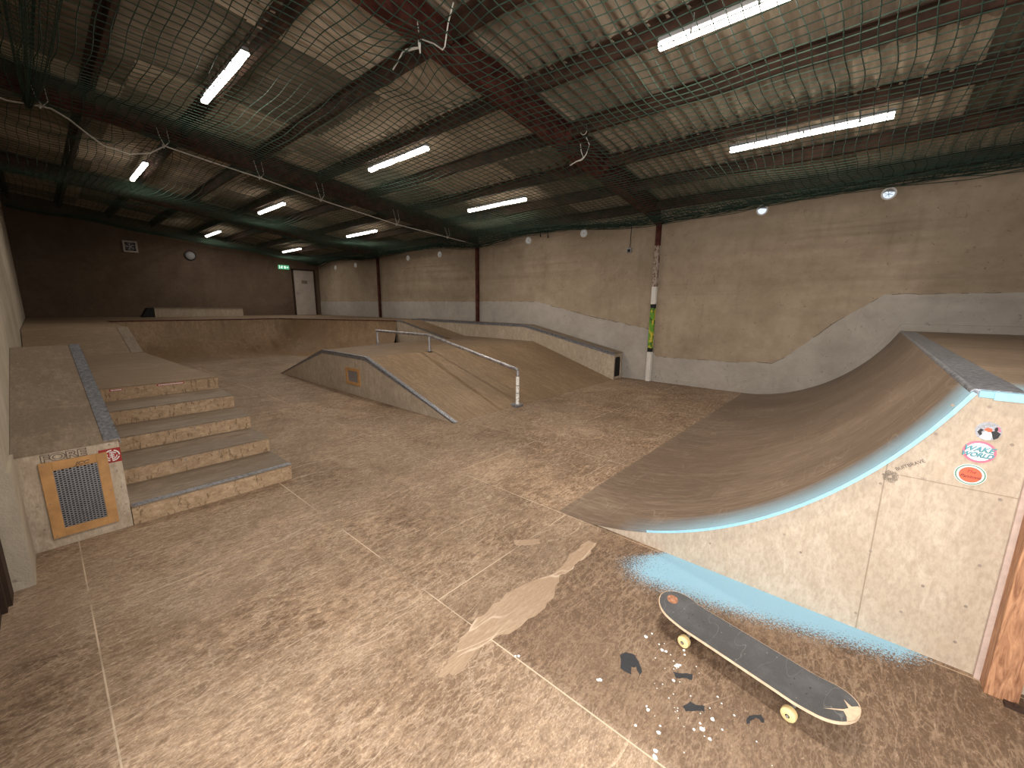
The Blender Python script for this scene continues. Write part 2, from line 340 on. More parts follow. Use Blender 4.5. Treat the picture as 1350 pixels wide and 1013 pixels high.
class MB:
    def __init__(s): s.v = []; s.f = []; s.i = []; s.cur = 0
    def add(s, vs, fs):
        b = len(s.v); s.v += [tuple(v) for v in vs]; s.f += [tuple(b+k for k in f) for f in fs]; s.i += [s.cur]*len(fs); return s
    def box(s, x0, x1, y0, y1, z0, z1):
        x0, x1 = min(x0, x1), max(x0, x1); y0, y1 = min(y0, y1), max(y0, y1); z0, z1 = min(z0, z1), max(z0, z1)
        vs = [(x, y, z) for z in (z0, z1) for y in (y0, y1) for x in (x0, x1)]
        return s.add(vs, [(0, 2, 3, 1), (4, 5, 7, 6), (0, 1, 5, 4), (2, 6, 7, 3), (0, 4, 6, 2), (1, 3, 7, 5)])
    def prism(s, poly, axis, a, b):
        """poly: 2D outline; axis 'y' -> (x,z) outline extruded in y; 'x' -> (y,z); 'z' -> (x,y)"""
        def P(u, v, t): return {'y': (u, t, v), 'x': (t, u, v), 'z': (u, v, t)}[axis]
        n_ = len(poly); vs = [P(u, v, a) for u, v in poly] + [P(u, v, b) for u, v in poly]
        fs = [tuple(range(n_)), tuple(range(2*n_-1, n_-1, -1))] + [(i, i+n_, (i+1) % n_+n_, (i+1) % n_) for i in range(n_)]
        return s.add(vs, fs)
    def tube(s, pts, r, seg=8, close=True):
        pts = [Vector(p_) for p_ in pts]; n_ = len(pts); b = len(s.v); ref = Vector((0, 0, 1))
        for i, p_ in enumerate(pts):
            d = (pts[min(i+1, n_-1)]-pts[max(i-1, 0)]).normalized()
            u = d.cross(ref)
            if u.length < 1e-3: u = d.cross(Vector((0, 1, 0)))
            u.normalize(); w_ = d.cross(u)
            rr = r[i] if isinstance(r, (list, tuple)) else r
            for k in range(seg):
                a = 2*math.pi*k/seg; q = p_+u*(rr*math.cos(a))+w_*(rr*math.sin(a)); s.v.append(tuple(q))
        for i in range(n_-1):
            for k in range(seg):
                s.f.append((b+i*seg+k, b+i*seg+(k+1) % seg, b+(i+1)*seg+(k+1) % seg, b+(i+1)*seg+k)); s.i.append(s.cur)
        if close:
            s.f.append(tuple(b+k for k in range(seg))[::-1]); s.i.append(s.cur)
            s.f.append(tuple(b+(n_-1)*seg+k for k in range(seg))); s.i.append(s.cur)
        return s
    def disc(s, c, u, v, a, b_, t, n_=40):
        """elliptic plate: centre c, axes u,v radii a,b, thickness vector t"""
        c, u, v, t = Vector(c), Vector(u), Vector(v), Vector(t)
        ring = [c+u*(a*math.cos(2*math.pi*k/n_))+v*(b_*math.sin(2*math.pi*k/n_)) for k in range(n_)]
        vs = ring+[q+t for q in ring]
        fs = [tuple(range(n_))[::-1], tuple(range(n_, 2*n_))]+[(k, (k+1) % n_, (k+1) % n_+n_, k+n_) for k in range(n_)]
        return s.add(vs, fs)
    def build(s, name, mat, parent=None, local=False, smooth=False, label=None, fix=True, bevel=0):
        o = mesh(name, s.v, s.f, mat, parent, local, s.i if isinstance(mat, (list, tuple)) else None, False, label)
        if fix:
            bm = bmesh.new(); bm.from_mesh(o.data); bmesh.ops.recalc_face_normals(bm, faces=bm.faces[:]); bm.to_mesh(o.data); bm.free()
        if smooth:
            for p_ in o.data.polygons: p_.use_smooth = True
            if hasattr(o.data, 'set_sharp_from_angle'): o.data.set_sharp_from_angle(angle=R(40))
        if bevel:
            b = o.modifiers.new('bevel', 'BEVEL'); b.width = bevel; b.segments = 2; b.limit_method = 'ANGLE'; b.angle_limit = R(40)
        return o
def struct(o): o['kind'] = 'structure'; return o
def tag(o, label, cat, group=None):
    o['label'] = label; o['category'] = cat
    if group: o['group'] = group
    return o
def text(name, s, size, mat, parent, origin, u, v, ext=0.0008, shear=0.0, squash=1.0, bold=0.0, outline=0.0):
    """flat lettering: origin = centre, u = reading direction, v = up direction"""
    cu = bpy.data.curves.new(name, 'FONT'); cu.body = s; cu.size = size; cu.align_x = 'CENTER'; cu.align_y = 'CENTER'
    cu.extrude = ext; cu.shear = shear; cu.offset = bold
    if outline: cu.fill_mode = 'NONE'; cu.bevel_depth = outline; cu.extrude = 0; cu.bevel_resolution = 0
    t = bpy.data.objects.new(name+'_tmp', cu); COL.objects.link(t)
    dg = bpy.context.evaluated_depsgraph_get(); me = bpy.data.meshes.new_from_object(t.evaluated_get(dg))
    bpy.data.objects.remove(t)
    u, v = Vector(u).normalized(), Vector(v).normalized(); wv = u.cross(v)
    m4 = Matrix(((u.x*squash, v.x, wv.x, origin[0]), (u.y*squash, v.y, wv.y, origin[1]), (u.z*squash, v.z, wv.z, origin[2]), (0, 0, 0, 1)))
    me.transform(m4); me.materials.clear(); me.materials.append(mat); me.name = name
    return link(name, me, parent)

XN, XF = -2.8, 18.6          # near and far end walls
YR, YL = -8.4, 0.24          # right and left walls
def roofz(y): return 3.5+0.12*(y+8.4)

# ------------------------------------------------------------------ structure
fl = MB(); fl.add([(XN, YR-.1, 0), (XF, YR-.1, 0), (XF, 0.5, 0), (XN, 0.5, 0)], [(0, 1, 2, 3)]); fl.add([(XN, YR-.1, -.1), (XF, YR-.1, -.1), (XF, 0.5, -.1), (XN, 0.5, -.1)], [(0, 3, 2, 1)])
floor = struct(fl.build('floor', M_floor, fix=False))
ap = MB(); ap.box(-4, 5, 0.5, 5, -.12, -.02); struct(ap.build('trim_1', M_concrete))

# marks on the floor
def blob(pts, jit, sub=5):
    out = []
    for i in range(len(pts)):
        a = Vector(pts[i]); b = Vector(pts[(i+1) % len(pts)])
        for k in range(sub):
            t = k/sub; q = a.lerp(b, t)
            out.append((q.x+random.uniform(-jit, jit), q.y+random.uniform(-jit, jit)))
    return out
def decal(name, polys, mat, parent, z=0.0, th=0.0015, label=None):
    mb = MB()
    for pl in polys: mb.prism(pl, 'z', z, z+th)
    o = mb.build(name, mat, parent, label=label); return o
decal('worn_patch', [blob([(1.244, -2.219), (1.196, -2.24), (1.152, -2.065), (1.162, -1.898), (1.179, -1.785), (1.10, -1.62), (1.085, -1.45), (1.125, -1.284),
      (1.157, -1.172), (1.142, -0.963), (1.20, -0.90), (1.235, -1.044), (1.29, -1.197), (1.31, -1.37), (1.301, -1.526), (1.232, -1.754), (1.225, -1.83), (1.25, -2.011)], 0.012, 4)],
      M_worn, floor, th=0.0012, label='bare pale patch where the top veneer has peeled')
decal('worn_patch', [blob([(1.62, -1.90), (1.50, -2.02), (1.46, -1.98), (1.57, -1.86)], .008, 3)], M_worn, floor, th=0.001)
for pts in ([(0.661, -1.521), (0.645, -1.556), (0.612, -1.566), (0.575, -1.545), (0.55, -1.505), (0.545, -1.478), (0.578, -1.515), (0.592, -1.50), (0.580, -1.462), (0.624, -1.462)],
            [(0.445, -1.597), (0.40, -1.625), (0.382, -1.640), (0.373, -1.612), (0.395, -1.60), (0.43, -1.575)],
            [(0.362, -1.469), (0.346, -1.505), (0.325, -1.505), (0.298, -1.526), (0.290, -1.50), (0.315, -1.485), (0.349, -1.452)],
            [(0.162, -1.582), (0.150, -1.605), (0.122, -1.630), (0.108, -1.612), (0.114, -1.598), (0.130, -1.610), (0.145, -1.59), (0.150, -1.568), (0.158, -1.556)]):
    decal('tape_scrap', [blob(pts, 0.003, 3)], M_tape, floor)
drops = [(0.615, -1.702, .009), (0.665, -1.352, .008), (0.672, -1.345, .006), (0.444, -1.641, .010), (0.452, -1.632, .006), (0.438, -1.65, .006), (0.43, -1.555, .007), (0.277, -1.423, .009), (0.259, -1.488, .008),
         (0.394, -1.301, .008), (0.372, -1.21, .009), (0.378, -1.232, .008), (0.451, -1.744, .006), (0.527, -1.677, .008), (0.511, -1.682, .007), (0.245, -1.403, .006), (0.44, -1.72, .005),
         (0.55, -1.70, .004), (0.60, -1.74, .005), (0.30, -1.40, .005), (0.29, -1.44, .004), (0.40, -1.33, .004), (0.47, -1.27, .005), (0.22, -1.47, .004), (0.27, -1.60, .004), (0.25, -1.58, .003),
         (0.20, -1.56, .004), (0.46, -1.36, .007), (0.47, -1.37, .004), (0.05, -1.40, .006), (-0.02, -1.2, .005), (1.01, -1.205, .005), (1.0, -1.215, .007)]
for _ in range(34): drops.append((random.gauss(.38, .14), random.gauss(-1.5, .13), random.uniform(.0015, .003)))
decal('paint_drop', [[(x+r*math.cos(a*math.pi/4)*random.uniform(.7, 1.2), y+r*math.sin(a*math.pi/4)*random.uniform(.7, 1.2)) for a in range(8)] for x, y, r in drops], M_drop, floor, label='splashes of white paint')
ring = MB(); m_ = 48
for k in range(m_-6):
    a, b = 2*math.pi*k/m_, 2*math.pi*(k+1)/m_
    ring.prism([(2.52+r_*math.cos(t_)*1.0, -4.27+r_*math.sin(t_)*.95) for r_, t_ in ((.235, a), (.25, a), (.25, b), (.235, b))], 'z', 0, .001)
ring.build('scuffed_ring', M_worn, floor)

# walls
mb = MB(); mb.box(XN-.2, XF+.2, YR-.25, YR, -.1, 3.75); struct(mb.build('wall_right', M_wall))
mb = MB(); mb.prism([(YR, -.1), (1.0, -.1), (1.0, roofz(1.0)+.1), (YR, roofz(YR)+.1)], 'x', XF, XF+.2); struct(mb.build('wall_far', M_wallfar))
mb = MB(); mb.prism([(YR, -.1), (-2.3, -.1), (-2.3, 2.6), (.15, 2.6), (.15, -.1), (1.0, -.1), (1.0, roofz(1.0)+.1), (YR, roofz(YR)+.1)], 'x', XN-.2, XN); struct(mb.build('wall_near', M_wall))  # unseen opening added to let the fill light in
mb = MB(); mb.box(3.31, XF, YL-.02, 0.55, -.1, 4.7); mb.box(1.4, 3.31, .36, .55, -.1, 4.7); mb.box(-1.1, 1.4, .36, .55, 2.82, 4.7); mb.box(XN, -1.1, .36, .55, -.1, 4.7)
mb.box(3.31, 3.72, YL-.035, YL-.02, -.1, 0.66)
struct(mb.build('wall_left', M_wallleft))
mb = MB(); mb.box(3.16, 3.30, .285, .42, 0, 2.75); mb.box(3.10, 3.17, .30, .40, 0, 2.7); struct(mb.build('trim_2', M_darkbrown))
mb = MB(); mb.box(1.60, 3.10, .32, .355, 0.0, 2.6)
for k in range(5): mb.box(1.60, 3.10, .31, .32, .12+.52*k, .16+.52*k)
struct(mb.build('door_1', M_darkbrown))

# grey render band on right wall, follows the ramps
band_top = [(XN, 1.78), (-.106, 1.76), (.40, 1.36), (.83, .927), (1.05, .70), (1.232, .59), (1.9, .55), (3.30, .52), (3.36, .60), (3.36, 1.03), (3.47, 1.074), (4.1, 1.19), (4.855, 1.307), (5.6, 1.46), (6.495, 1.647), (8.5, 1.65), (XF, 1.65)]
tp = []
for (xa, za), (xb, zb) in zip(band_top, band_top[1:]):
    m_ = max(1, int(abs(xb-xa)/.07))
    for k in range(m_):
        t_ = k/m_; tp.append((xa+(xb-xa)*t_, za+(zb-za)*t_+random.uniform(-.007, .007)))
tp.append(band_top[-1])
vs = []; fs = []
for x, z in tp: vs += [(x, YR+.012, -.02), (x, YR+.012, z), (x, YR, z+.004)]
for k in range(len(tp)-1):
    b = 3*k; fs += [(b, b+1, b+4, b+3), (b+1, b+2, b+5, b+4)]
tr3 = struct(mesh('trim_3', vs, fs, M_band))
mb = MB(); run_ = []
for (x, z) in tp:
    if random.random() < .30:
        if len(run_) > 1: mb.tube(run_, [random.uniform(.002, .006) for _ in run_], 5)
        run_ = []
    elif random.random() < .85: run_.append((x, YR+.012, z+random.uniform(.0, .006)))
mb.build('cracked_edge', M_crack, tr3)

# quarter pipe profile
QX0, QX1, QH = 1.62, -0.345, 1.225
QR = ((QX0-QX1)**2+QH**2)/(2*QH)
def qz(x): d_ = max(0, QX0-x); return QR-math.sqrt(max(0, QR*QR-d_*d_))
# low skirting strip along right wall, following the ramp
sk = [(XN+.01, 1.23), (QX1, 1.23)]+[(QX1+(QX0-QX1)*k/20, qz(QX1+(QX0-QX1)*k/20)) for k in range(1, 21)]+[(3.3, 0)]
vs = []; fs = []
for x, z in sk: vs += [(x, YR+.012, z), (x, YR+.03, z), (x, YR+.03, z+.10), (x, YR+.012, z+.11)]
for k in range(len(sk)-1):
    for j in range(3): b = 4*k+j; fs.append((b, b+1, b+5, b+4))
struct(mesh('baseboard_right', vs, fs, M_band))

# roof
WL = 0.177; amp = 0.028
nx = int((XF-XN+.4)/WL*8); rows = []
y = -8.7; ys = [-8.7, -6.05, -4.0, -1.9, 1.0]
vs = []; fs = []
for r in range(4):
    ya, yb = ys[r], ys[r+1]+.14
    b0 = len(vs)
    for j, yy in enumerate((ya, (ya+yb)/2, yb)):
        lift = 0.022*(1-j/2)+0.0    # upper end tucked under the next sheet
        for i in range(nx+1):
            x = XN-.2+i*(XF-XN+.4)/nx
            vs.append((x, yy, roofz(yy)+.035+amp*math.cos(2*math.pi*x/WL)-lift*0+(-.016 if j == 2 else 0)))
    for j in range(2):
        for i in range(nx):
            a = b0+j*(nx+1)+i; fs.append((a, a+1, a+nx+2, a+nx+1))
ceiling = struct(mesh('ceiling', vs, fs, M_roof, smooth=True))
mb = MB(); mb.add([(XN-.3, -8.9, roofz(-8.9)+.15), (XF+.3, -8.9, roofz(-8.9)+.15), (XF+.3, 1.2, roofz(1.2)+.15), (XN-.3, 1.2, roofz(1.2)+.15)], [(0, 1, 2, 3)])
struct(mb.build('trim_4', M_roof, fix=False))
# purlins, zed section
k = 5
for y in (-8.15, -7.1, -6.05, -5.0, -3.98, -2.93, -1.9, -.85, .1):
    z = roofz(y); mb = MB()
    mb.box(XN, XF, y-.004, y+.004, z-.14, z+.01); mb.box(XN, XF, y-.055, y, z-.145, z-.135); mb.box(XN, XF, y, y+.065, z, z+.01)
    mb.box(XN, XF, y-.055, y-.049, z-.145, z-.12)
    struct(mb.build('trim_%d' % k, M_purlin)); k += 1

# steel frames: columns and rafters
frames = [(-1.74, 'steel rafter nearest the ramp platform, over the quarter pipe'), (3.42, 'big maroon steel rafter crossing the ceiling above the stairs and the painted column'),
          (8.58, 'maroon steel rafter with the white rope tied along its underside'), (13.72, 'farthest dark steel rafter, beyond the roped one')]
for x, lab in frames:
    t = thing('steel_rafter', lab, 'rafter', (x, -4.1, 3.2))
    def zb(y): return 3.19+.12*(y+8.4)
    def bar(y0, y1, xa, xb, lo, hi):
        return MB().prism([(y0, zb(y0)+lo), (y1, zb(y1)+lo), (y1, zb(y1)+hi), (y0, zb(y0)+hi)], 'x', xa, xb)
    bar(YR+.02, .2, x-.08, x+.08, 0, .014).build('bottom_flange', M_rafter, t)
    bar(YR+.02, .2, x-.006, x+.006, .014, .30).build('web', M_rafter, t)
    bar(YR+.02, .2, x-.08, x+.08, .30, .313).build('top_flange', M_rafter, t)
    mb = MB().prism([(YR+.02, zb(YR)-.02), (YR+.02, zb(YR)-.0), (YR+1.1, zb(YR+1.1)), ], 'x', x-.006, x+.006)
    mb.build('haunch', M_rafter, t)
    for yy in (-7.1, -6.05, -5.0, -3.98, -2.93, -1.9):
        MB().box(x-.10, x-.012, yy+.01, yy+.02, roofz(yy)-.19, roofz(yy)-.02).box(x+.012, x+.1, yy+.01, yy+.02, roofz(yy)-.19, roofz(yy)-.02).build('purlin_cleat', M_rafter, t)
collab = ['dark steel column behind the quarter pipe platform', 'steel column with white and green painted lower half on the right wall',
          'dark maroon steel column rising behind the long wall ledge', 'thin dark steel column near the far end of the right wall']
mg = N('column_graffiti_green', .6); gp = mg.pos()
mg.color(mg.mix(mg.rng(mg.noise(gp, 9, 3, .6), .52, .58), mg.mix(mg.rng(mg.noise(gp, 14, 3), .4, .5), (0.035, 0.10, 0.02), (0.13, 0.30, 0.03)), (0.50, 0.42, 0.05)))
mwp = N('column_flaking_white', .7); gp = mwp.pos()
mwp.color(mwp.mix(mwp.rng(mwp.noise(mwp.map(gp, (1, 1, .5)), 22, 4, .7), .50, .56), (0.36, 0.30, 0.25), (0.14, 0.075, 0.055)))
mw2 = N('column_white', .7); gp = mw2.pos()
mw2.color(mw2.mix(mw2.rng(mw2.noise(gp, 30, 4, .7), .60, .66), (0.66, 0.63, 0.59), (0.14, 0.10, 0.09)))
for (x, _), lab in zip(frames, collab):
    t = thing('steel_column', lab, 'column', (x, YR+.05, 0 if 3 < x < 4 else 1.08 if x > 8 else 1.235))
    def isec(z0, z1, mat, name, g=0.0, label=None):
        mb = MB(); mb.box(x-.045-g, x+.045+g, YR+.075-g, YR+.085+g, z0, z1); mb.box(x-.004, x+.004, YR+.02, YR+.08, z0, z1); mb.box(x-.045, x+.045, YR+.013, YR+.022, z0, z1)
        mb.build(name, mat, t, label=label)
    if abs(x-3.42) < .1:
        isec(0, .62, mw2.m, 'painted_base', label='white painted base'); isec(.62, .70, M_black, 'black_band', label='black band'); isec(.70, 1.52, mg.m, 'painted_panel', label='green and yellow spray paint')
        isec(1.52, 1.60, M_black, 'black_band'); isec(1.60, 1.95, mw2.m, 'painted_section', label='white painted length'); isec(1.95, 2.75, mwp.m, 'flaking_section', label='flaking pinkish white over rust')
        isec(2.75, 3.19, M_rafter, 'shaft')
    else: isec(1.0 if x > 8 else 1.235, 3.19, M_rafter, 'shaft')
    MB().box(x-.09, x+.09, YR+.012, YR+.13, 3.165, 3.19).build('cap_plate', M_rafter, t)

# ------------------------------------------------------------------ quarter pipe on the right
q = thing('quarter_pipe', 'large curved quarter pipe with blue sprayed edge and stickered pale plywood side', 'skate ramp', (0, -5.4, 0))
XB = XN+.02; YS = -2.445
seg = 40; th = .015
xs = [QX0+(QX1-QX0)*k/seg for k in range(seg+1)]
prof = []
for x in xs:
    z = qz(x); a = math.asin(min(1, (QX0-x)/QR)); nxn, nzn = math.sin(a), math.cos(a)   # normal pointing up/out
    prof.append(((x, z), (x-nxn*th, max(0.0, z-nzn*th)) if x < QX0-.15 else (x, 0)))
vs = []; fs = []; idx = []
for (a, b) in prof: vs += [(a[0], YS+.015, a[1]+.001), (a[0], YR+.03, a[1]+.001), (b[0], YS+.015, b[1]), (b[0], YR+.03, b[1])]
for k in range(seg):
    b = 4*k
    fs += [(b, b+1, b+5, b+4), (b+2, b+6, b+7, b+3), (b, b+4, b+6, b+2), (b+1, b+3, b+7, b+5)]; idx += [0, 0, 1 if xs[k] < .95 else 0, 0]
o = mesh('riding_surface', vs, fs, [M_quarter, M_bluepaint], q, idx=idx)
bm = bmesh.new(); bm.from_mesh(o.data); bmesh.ops.recalc_face_normals(bm, faces=bm.faces[:]); bm.to_mesh(o.data); bm.free()
for p_ in o.data.polygons: p_.use_smooth = abs(p_.normal.y) < .5
o.data.set_sharp_from_angle(angle=R(40))
low = [(b[0], b[1]-.0005) for a, b in prof if b[0] < 1.45 and b[1] > 0.0015]
poly = [(1.45, 0)]+low+[(QX1-.02, 1.205), (XB, 1.205), (XB, 0)]
MB().prism(poly, 'y', YS, YS-.018).build('side_panel', M_side, q)
MB().box(XB, QX1-.02, YR+.03, YS+.008, 1.205, 1.23).build('deck', M_qdeck, q, bevel=.002)
MB().box(XB, QX1-.06, YS+.008, YS+.014, 1.200, 1.232).build('deck_edge', M_bluepaint, q, label='blue painted deck edge')
MB().box(QX1-.15, QX1-.02, YR+.35, YS-.03, 1.23, 1.234).build('coping_plate', M_steel, q, label='scraped steel plate behind the coping')
MB().tube([(QX1-.012, YR+.04, 1.222), (QX1-.012, YS-.002, 1.220)], .017, 12).build('coping', M_steel, q, smooth=True)
# back framing under the deck
for x in (-0.6, -1.4, -2.2): MB().box(x, x+.05, YR+.05, YS-.02, 1.10, 1.205).build('joist', M_timber, q)
for x, z in ((-.30, 1.16), (-.27, .969+.06), (-.48, 1.03), (-.485, .80), (-.13, .76), (-.475, .50), (-.465, .30), (-.14, .42), (-.46, .12), (.20, .37), (.55, .17), (-.13, .08), (.12, .30), (-.40, 1.17), (-.33, .33), (-.28, .17)):
    MB().disc((x, YS, z), (1, 0, 0), (0, 0, 1), .006, .006, (0, .0015, 0), 10).build('screw', M_pencil, q)
# spray scribble and stickers on the side panel (reading direction is -X when facing it)
U, V, OUT = (-1, 0, 0), (0, 0, 1), Vector((0, 1, 0))
yf = YS+.0008
def sticker_base(cx, cz, a, b, mats, name='sticker', label=None):
    """stack of ellipses, each slightly prouder"""
    par = None
    for i, (fa, fb, m) in enumerate(mats):
        mb = MB().disc((cx, YS+.0005+.0009*i, cz), (1, 0, 0), (0, 0, 1), a*fa, b*fb, (0, .0009, 0))
        if i == 0: par = mb.build(name, m, q, label=label)
        else: mb.build('sticker_layer', m, par)
    return par, YS+.0005+.0009*len(mats)
s1, y1 = sticker_base(-.401, .981, .0465, .046, [(1, 1, M_pink), (.83, .80, M_stwhite)], label='pink ringed oval sticker with slanted lettering')
for dx, m, yy in ((.0012, M_ink, 0), (0, M_teal, .0006)):
    text('lettering', 'WAKE', .030, m, s1, (-.397+dx, y1+yy, .992-dx), U, V, .0004, .35, .98, .0008)
    text('lettering', 'WORLD', .026, m, s1, (-.396+dx, y1+yy, .968-dx), U, V, .0004, .35, .92, .0008)
s2, y2 = sticker_base(-.391, .880, .0455, .0445, [(1, 1, M_stwhite), (.95, .95, M_dkgreen), (.85, .85, M_stwhite), (.72, .74, M_coral)], label='round green ringed red sticker with handwriting')
text('lettering', 'The', .018, M_ink, s2, (-.391, y2, .893), U, V, .0003, .3, 1.0, 0)
text('lettering', 'Panitons', .0185, M_ink, s2, (-.392, y2, .872), U, (.0, 0, 1), .0003, .3, .92, .0002)
s3, y3 = sticker_base(-.412, 1.071, .036, .0375, [(1, 1, M_silver)], label='small round grey, red and white sticker')
def spoly(pts, m, lift): MB().prism([(-.412-u*.036, 1.071+v*.0375) for u, v in pts], 'y', y3+lift, y3+lift+.0005).build('sticker_layer', m, s3)
spoly([(-.55, -.75), (-.3, -.1), (.1, .15), (.35, -.35), (.3, -.9), (-.1, -.98)], M_stwhite, 0)
spoly([(-.35, .15), (-.1, .4), (.25, .3), (.3, -.05), (0, -.1)], M_coral, .0004)
spoly([(.55, .65), (.8, .5), (.92, .1), (.7, .1)], M_pink, .0004)
spoly([(.2, .0), (.45, .1), (.4, .35), (.5, .55), (.65, .5), (.68, .25), (.62, .1), (.93, -.1), (.8, -.6), (.5, -.85)], M_ink, .0008)
spoly([(-.8, -.2), (-.6, .2), (-.35, .1), (-.5, -.15), (-.4, -.4), (-.55, -.55)], M_ink, .0008)
spoly([(-.6, .55), (-.2, .75), (.3, .85), (.3, .72), (-.2, .6), (-.55, .42)], M_grey, .0004)
# scribbled head beside hand lettering
sc = MB(); random.seed(11)
for k in range(9):
    pts = []; a0 = random.uniform(0, 6)
    for j in range(26):
        a = a0+j*.27; r = .031*(.15+.85*random.random())
        pts.append((-.157-r*math.cos(a), yf, .803+r*.95*math.sin(a)))
    sc.tube(pts, .0006, 4)
sc.build('scribble', M_pencil, q, label='scribbled round head in pencil')
text('scribble', 'BUITBRAVE', .021, M_scrib, q, (-.212, yf, .872), (-.80, 0, .60), (.60, 0, .80), .0003, 0, 1.0, 0)
text('scribble', '282', .014, M_pencil, q, (-.262, yf, .822), U, V, .0002, 0, 1.0, 0)

po = thing('timber_post', 'reddish brown rough timber post standing against the stickered ramp side', 'post', (-.585, YS+.05, 0))
MB().box(-.640, -.548, YS+.012, YS+.098, 0, 1.20).build('beam', M_timber, po, bevel=.004)
MB().box(-.548, -.530, YS+.002, YS+.020, 0, 1.20).build('edge_batten', M_mauve, po, label='pinkish grey batten')
pb = MB(); pb.box(-.66, -.60, YS+.10, YS+.13, 0, .012); pb.tube([(-.63, YS+.115, .012), (-.63, YS+.115, .022)], .006, 8); pb.build('floor_bracket', M_darkbrown, po)

# ------------------------------------------------------------------ stairs with ledge on the left
st = thing('stair_set', 'five wide plywood steps leading up to the landing beside the slanted ledge', 'stairs', (4.8, -.78, 0))
fx = [3.74, 4.24, 4.73, 5.22, 5.75]; tz = [.14, .275, .41, .55, .69]; YA, YB2 = -.252, -1.308
for i in range(4):
    z0 = 0 if i == 0 else tz[i-1]
    mb = MB(); mb.cur = 0
    mb.box(fx[i]+.012, fx[i+1]+.03, YA, YB2+.0, 0, tz[i]-.012)
    mb.cur = 1; mb.box(fx[i], fx[i]+.012, YA, YB2-.002, 0 if i == 0 else tz[i-1], tz[i]-.012)
    mb.cur = 2; mb.box(fx[i]-.004, fx[i+1]+.002, YA, YB2-.006, tz[i]-.012, tz[i])
    mb.build('step', [M_box, M_riser, M_tread], st, bevel=.0015)
    if i == 0: MB().box(fx[i]-.006, fx[i]+.05, YA-.01, YB2-.008, tz[i], tz[i]+.003).build('nosing', M_steel, st, label='grey metal nosing strip')
# landing body and top
lp = [(5.75, YA), (5.75, YB2), (9.5, -1.14), (9.5, YL-.03), (6.4, YL-.03), (6.4, YA)]
mb = MB(); mb.cur = 0; mb.prism([(x+.012 if x < 5.8 else x, y) for x, y in lp], 'z', 0, .678); mb.cur = 1; mb.prism(lp, 'z', .678, .69); mb.cur = 2; mb.box(5.75, 5.762, YA, YB2, tz[3], .678)
mb.build('landing', [M_box, M_landing, M_riser], st, bevel=.0015)
# bank behind the landing rising to the far deck
mb = MB(); mb.prism([(9.5, 0), (9.5, .69), (10.9, 1.07), (10.9, 0)], 'y', YL-.03, -1.13); mb.build('bank', M_landing, st)
mb = MB(); mb.prism([(9.5, .691), (9.5, .697), (10.9, 1.077), (10.9, 1.071)], 'y', -.98, -1.135); mb.build('edge_strip', M_ledge, st, label='greyer strip along the edge')
for y0, y1 in ((-.38, -.476), (-.754, -.99)):
    z = .652 if y0 > -.5 else .655
    s_ = MB().box(5.7485, 5.75, y0, y1, z, z+.020).build('sticker', M_red, st, label='narrow red sticker strip')
    mb = MB(); yy = y0-.012
    while yy > y1+.012:
        ww = random.uniform(.006, .012); mb.box(5.7475, 5.7485, yy, yy-ww, z+.005, z+.014); yy -= ww+.003
    mb.build('lettering', M_stwhite, s_)
for (y, i) in ((-.60, 3), (-.84, 2), (-.90, 1), (-.66, 1)):
    MB().box(fx[i]-.0012, fx[i], y, y-.012, tz[i]-.05, tz[i]-.025).build('chip', M_pencil, st)

le = thing('slanted_ledge', 'plywood hubba ledge with orange framed grate at its front, beside the stairs', 'ledge', (5.0, 0, 0))
lz = lambda x: .642+.175*(x-3.74)
LX0, LX1 = 3.74, 6.35; LYa, LYb = -.254, YL-.022
vsf = [(LX0, 0), (LX1, 0), (LX1, lz(LX1)-.015), (LX0, lz(LX0)-.015)]
MB().prism(vsf, 'y', LYa+.006, LYb).build('ledge_body', M_box, le, bevel=.002)
MB().prism([(LX0-.004, lz(LX0)-.0148), (LX1, lz(LX1)-.0148), (LX1, lz(LX1)), (LX0-.004, lz(LX0))], 'y', LYa, LYb).build('ledge_top', M_ledge, le)
MB().prism([(LX0-.005, lz(LX0)+.0005), (LX1, lz(LX1)+.0005), (LX1, lz(LX1)+.005), (LX0-.005, lz(LX0)+.005)], 'y', LYa-.004, LYa+.075).prism(
    [(LX0-.005, lz(LX0)-.035), (LX1, lz(LX1)-.035), (LX1, lz(LX1)+.005), (LX0-.005, lz(LX0)+.005)], 'y', LYa-.004, LYa-.0005).build('metal_edging', M_steel, le, label='scraped blue grey angle iron')
for k in range(16):
    x = 3.95+.15*k
    MB().disc((x, .17, lz(x)), (1, 0, .175), (0, 1, 0), .006, .006, (0, 0, .0012), 8).build('screw', M_pencil, le)
bx = LX0-.0125
fr = MB(); fr.box(bx, LX0, .121, .066, .066, .566); fr.box(bx, LX0, -.130, -.182, .066, .566); fr.box(bx, LX0, .066, -.130, .508, .566); fr.box(bx, LX0, .066, -.130, .066, .122)
fo = fr.build('grate_frame', M_orangeply, le, label='orange varnished plywood frame', bevel=.0015)
MB().box(LX0-.003, LX0-.001, .066, -.130, .122, .508).build('dark_backing', M_black, fo)
gm = MB(); nc = 12; dy = .196/nc
for c_ in range(nc+1):
    y = .066-c_*dy; gm.box(bx+.003, bx+.006, y-.0028, y+.0028, .122, .508)
for c_ in range(nc):
    y = .066-c_*dy; nr = 26; dz = .386/nr
    for r_ in range(nr+1):
        z = .122+(r_+(.5 if c_ % 2 else 0))*dz
        if z < .508: gm.box(bx+.003, bx+.006, y, y-dy, z-.0030, z+.0030)
gm.build('perforated_grille', M_perf, fo, fix=False)
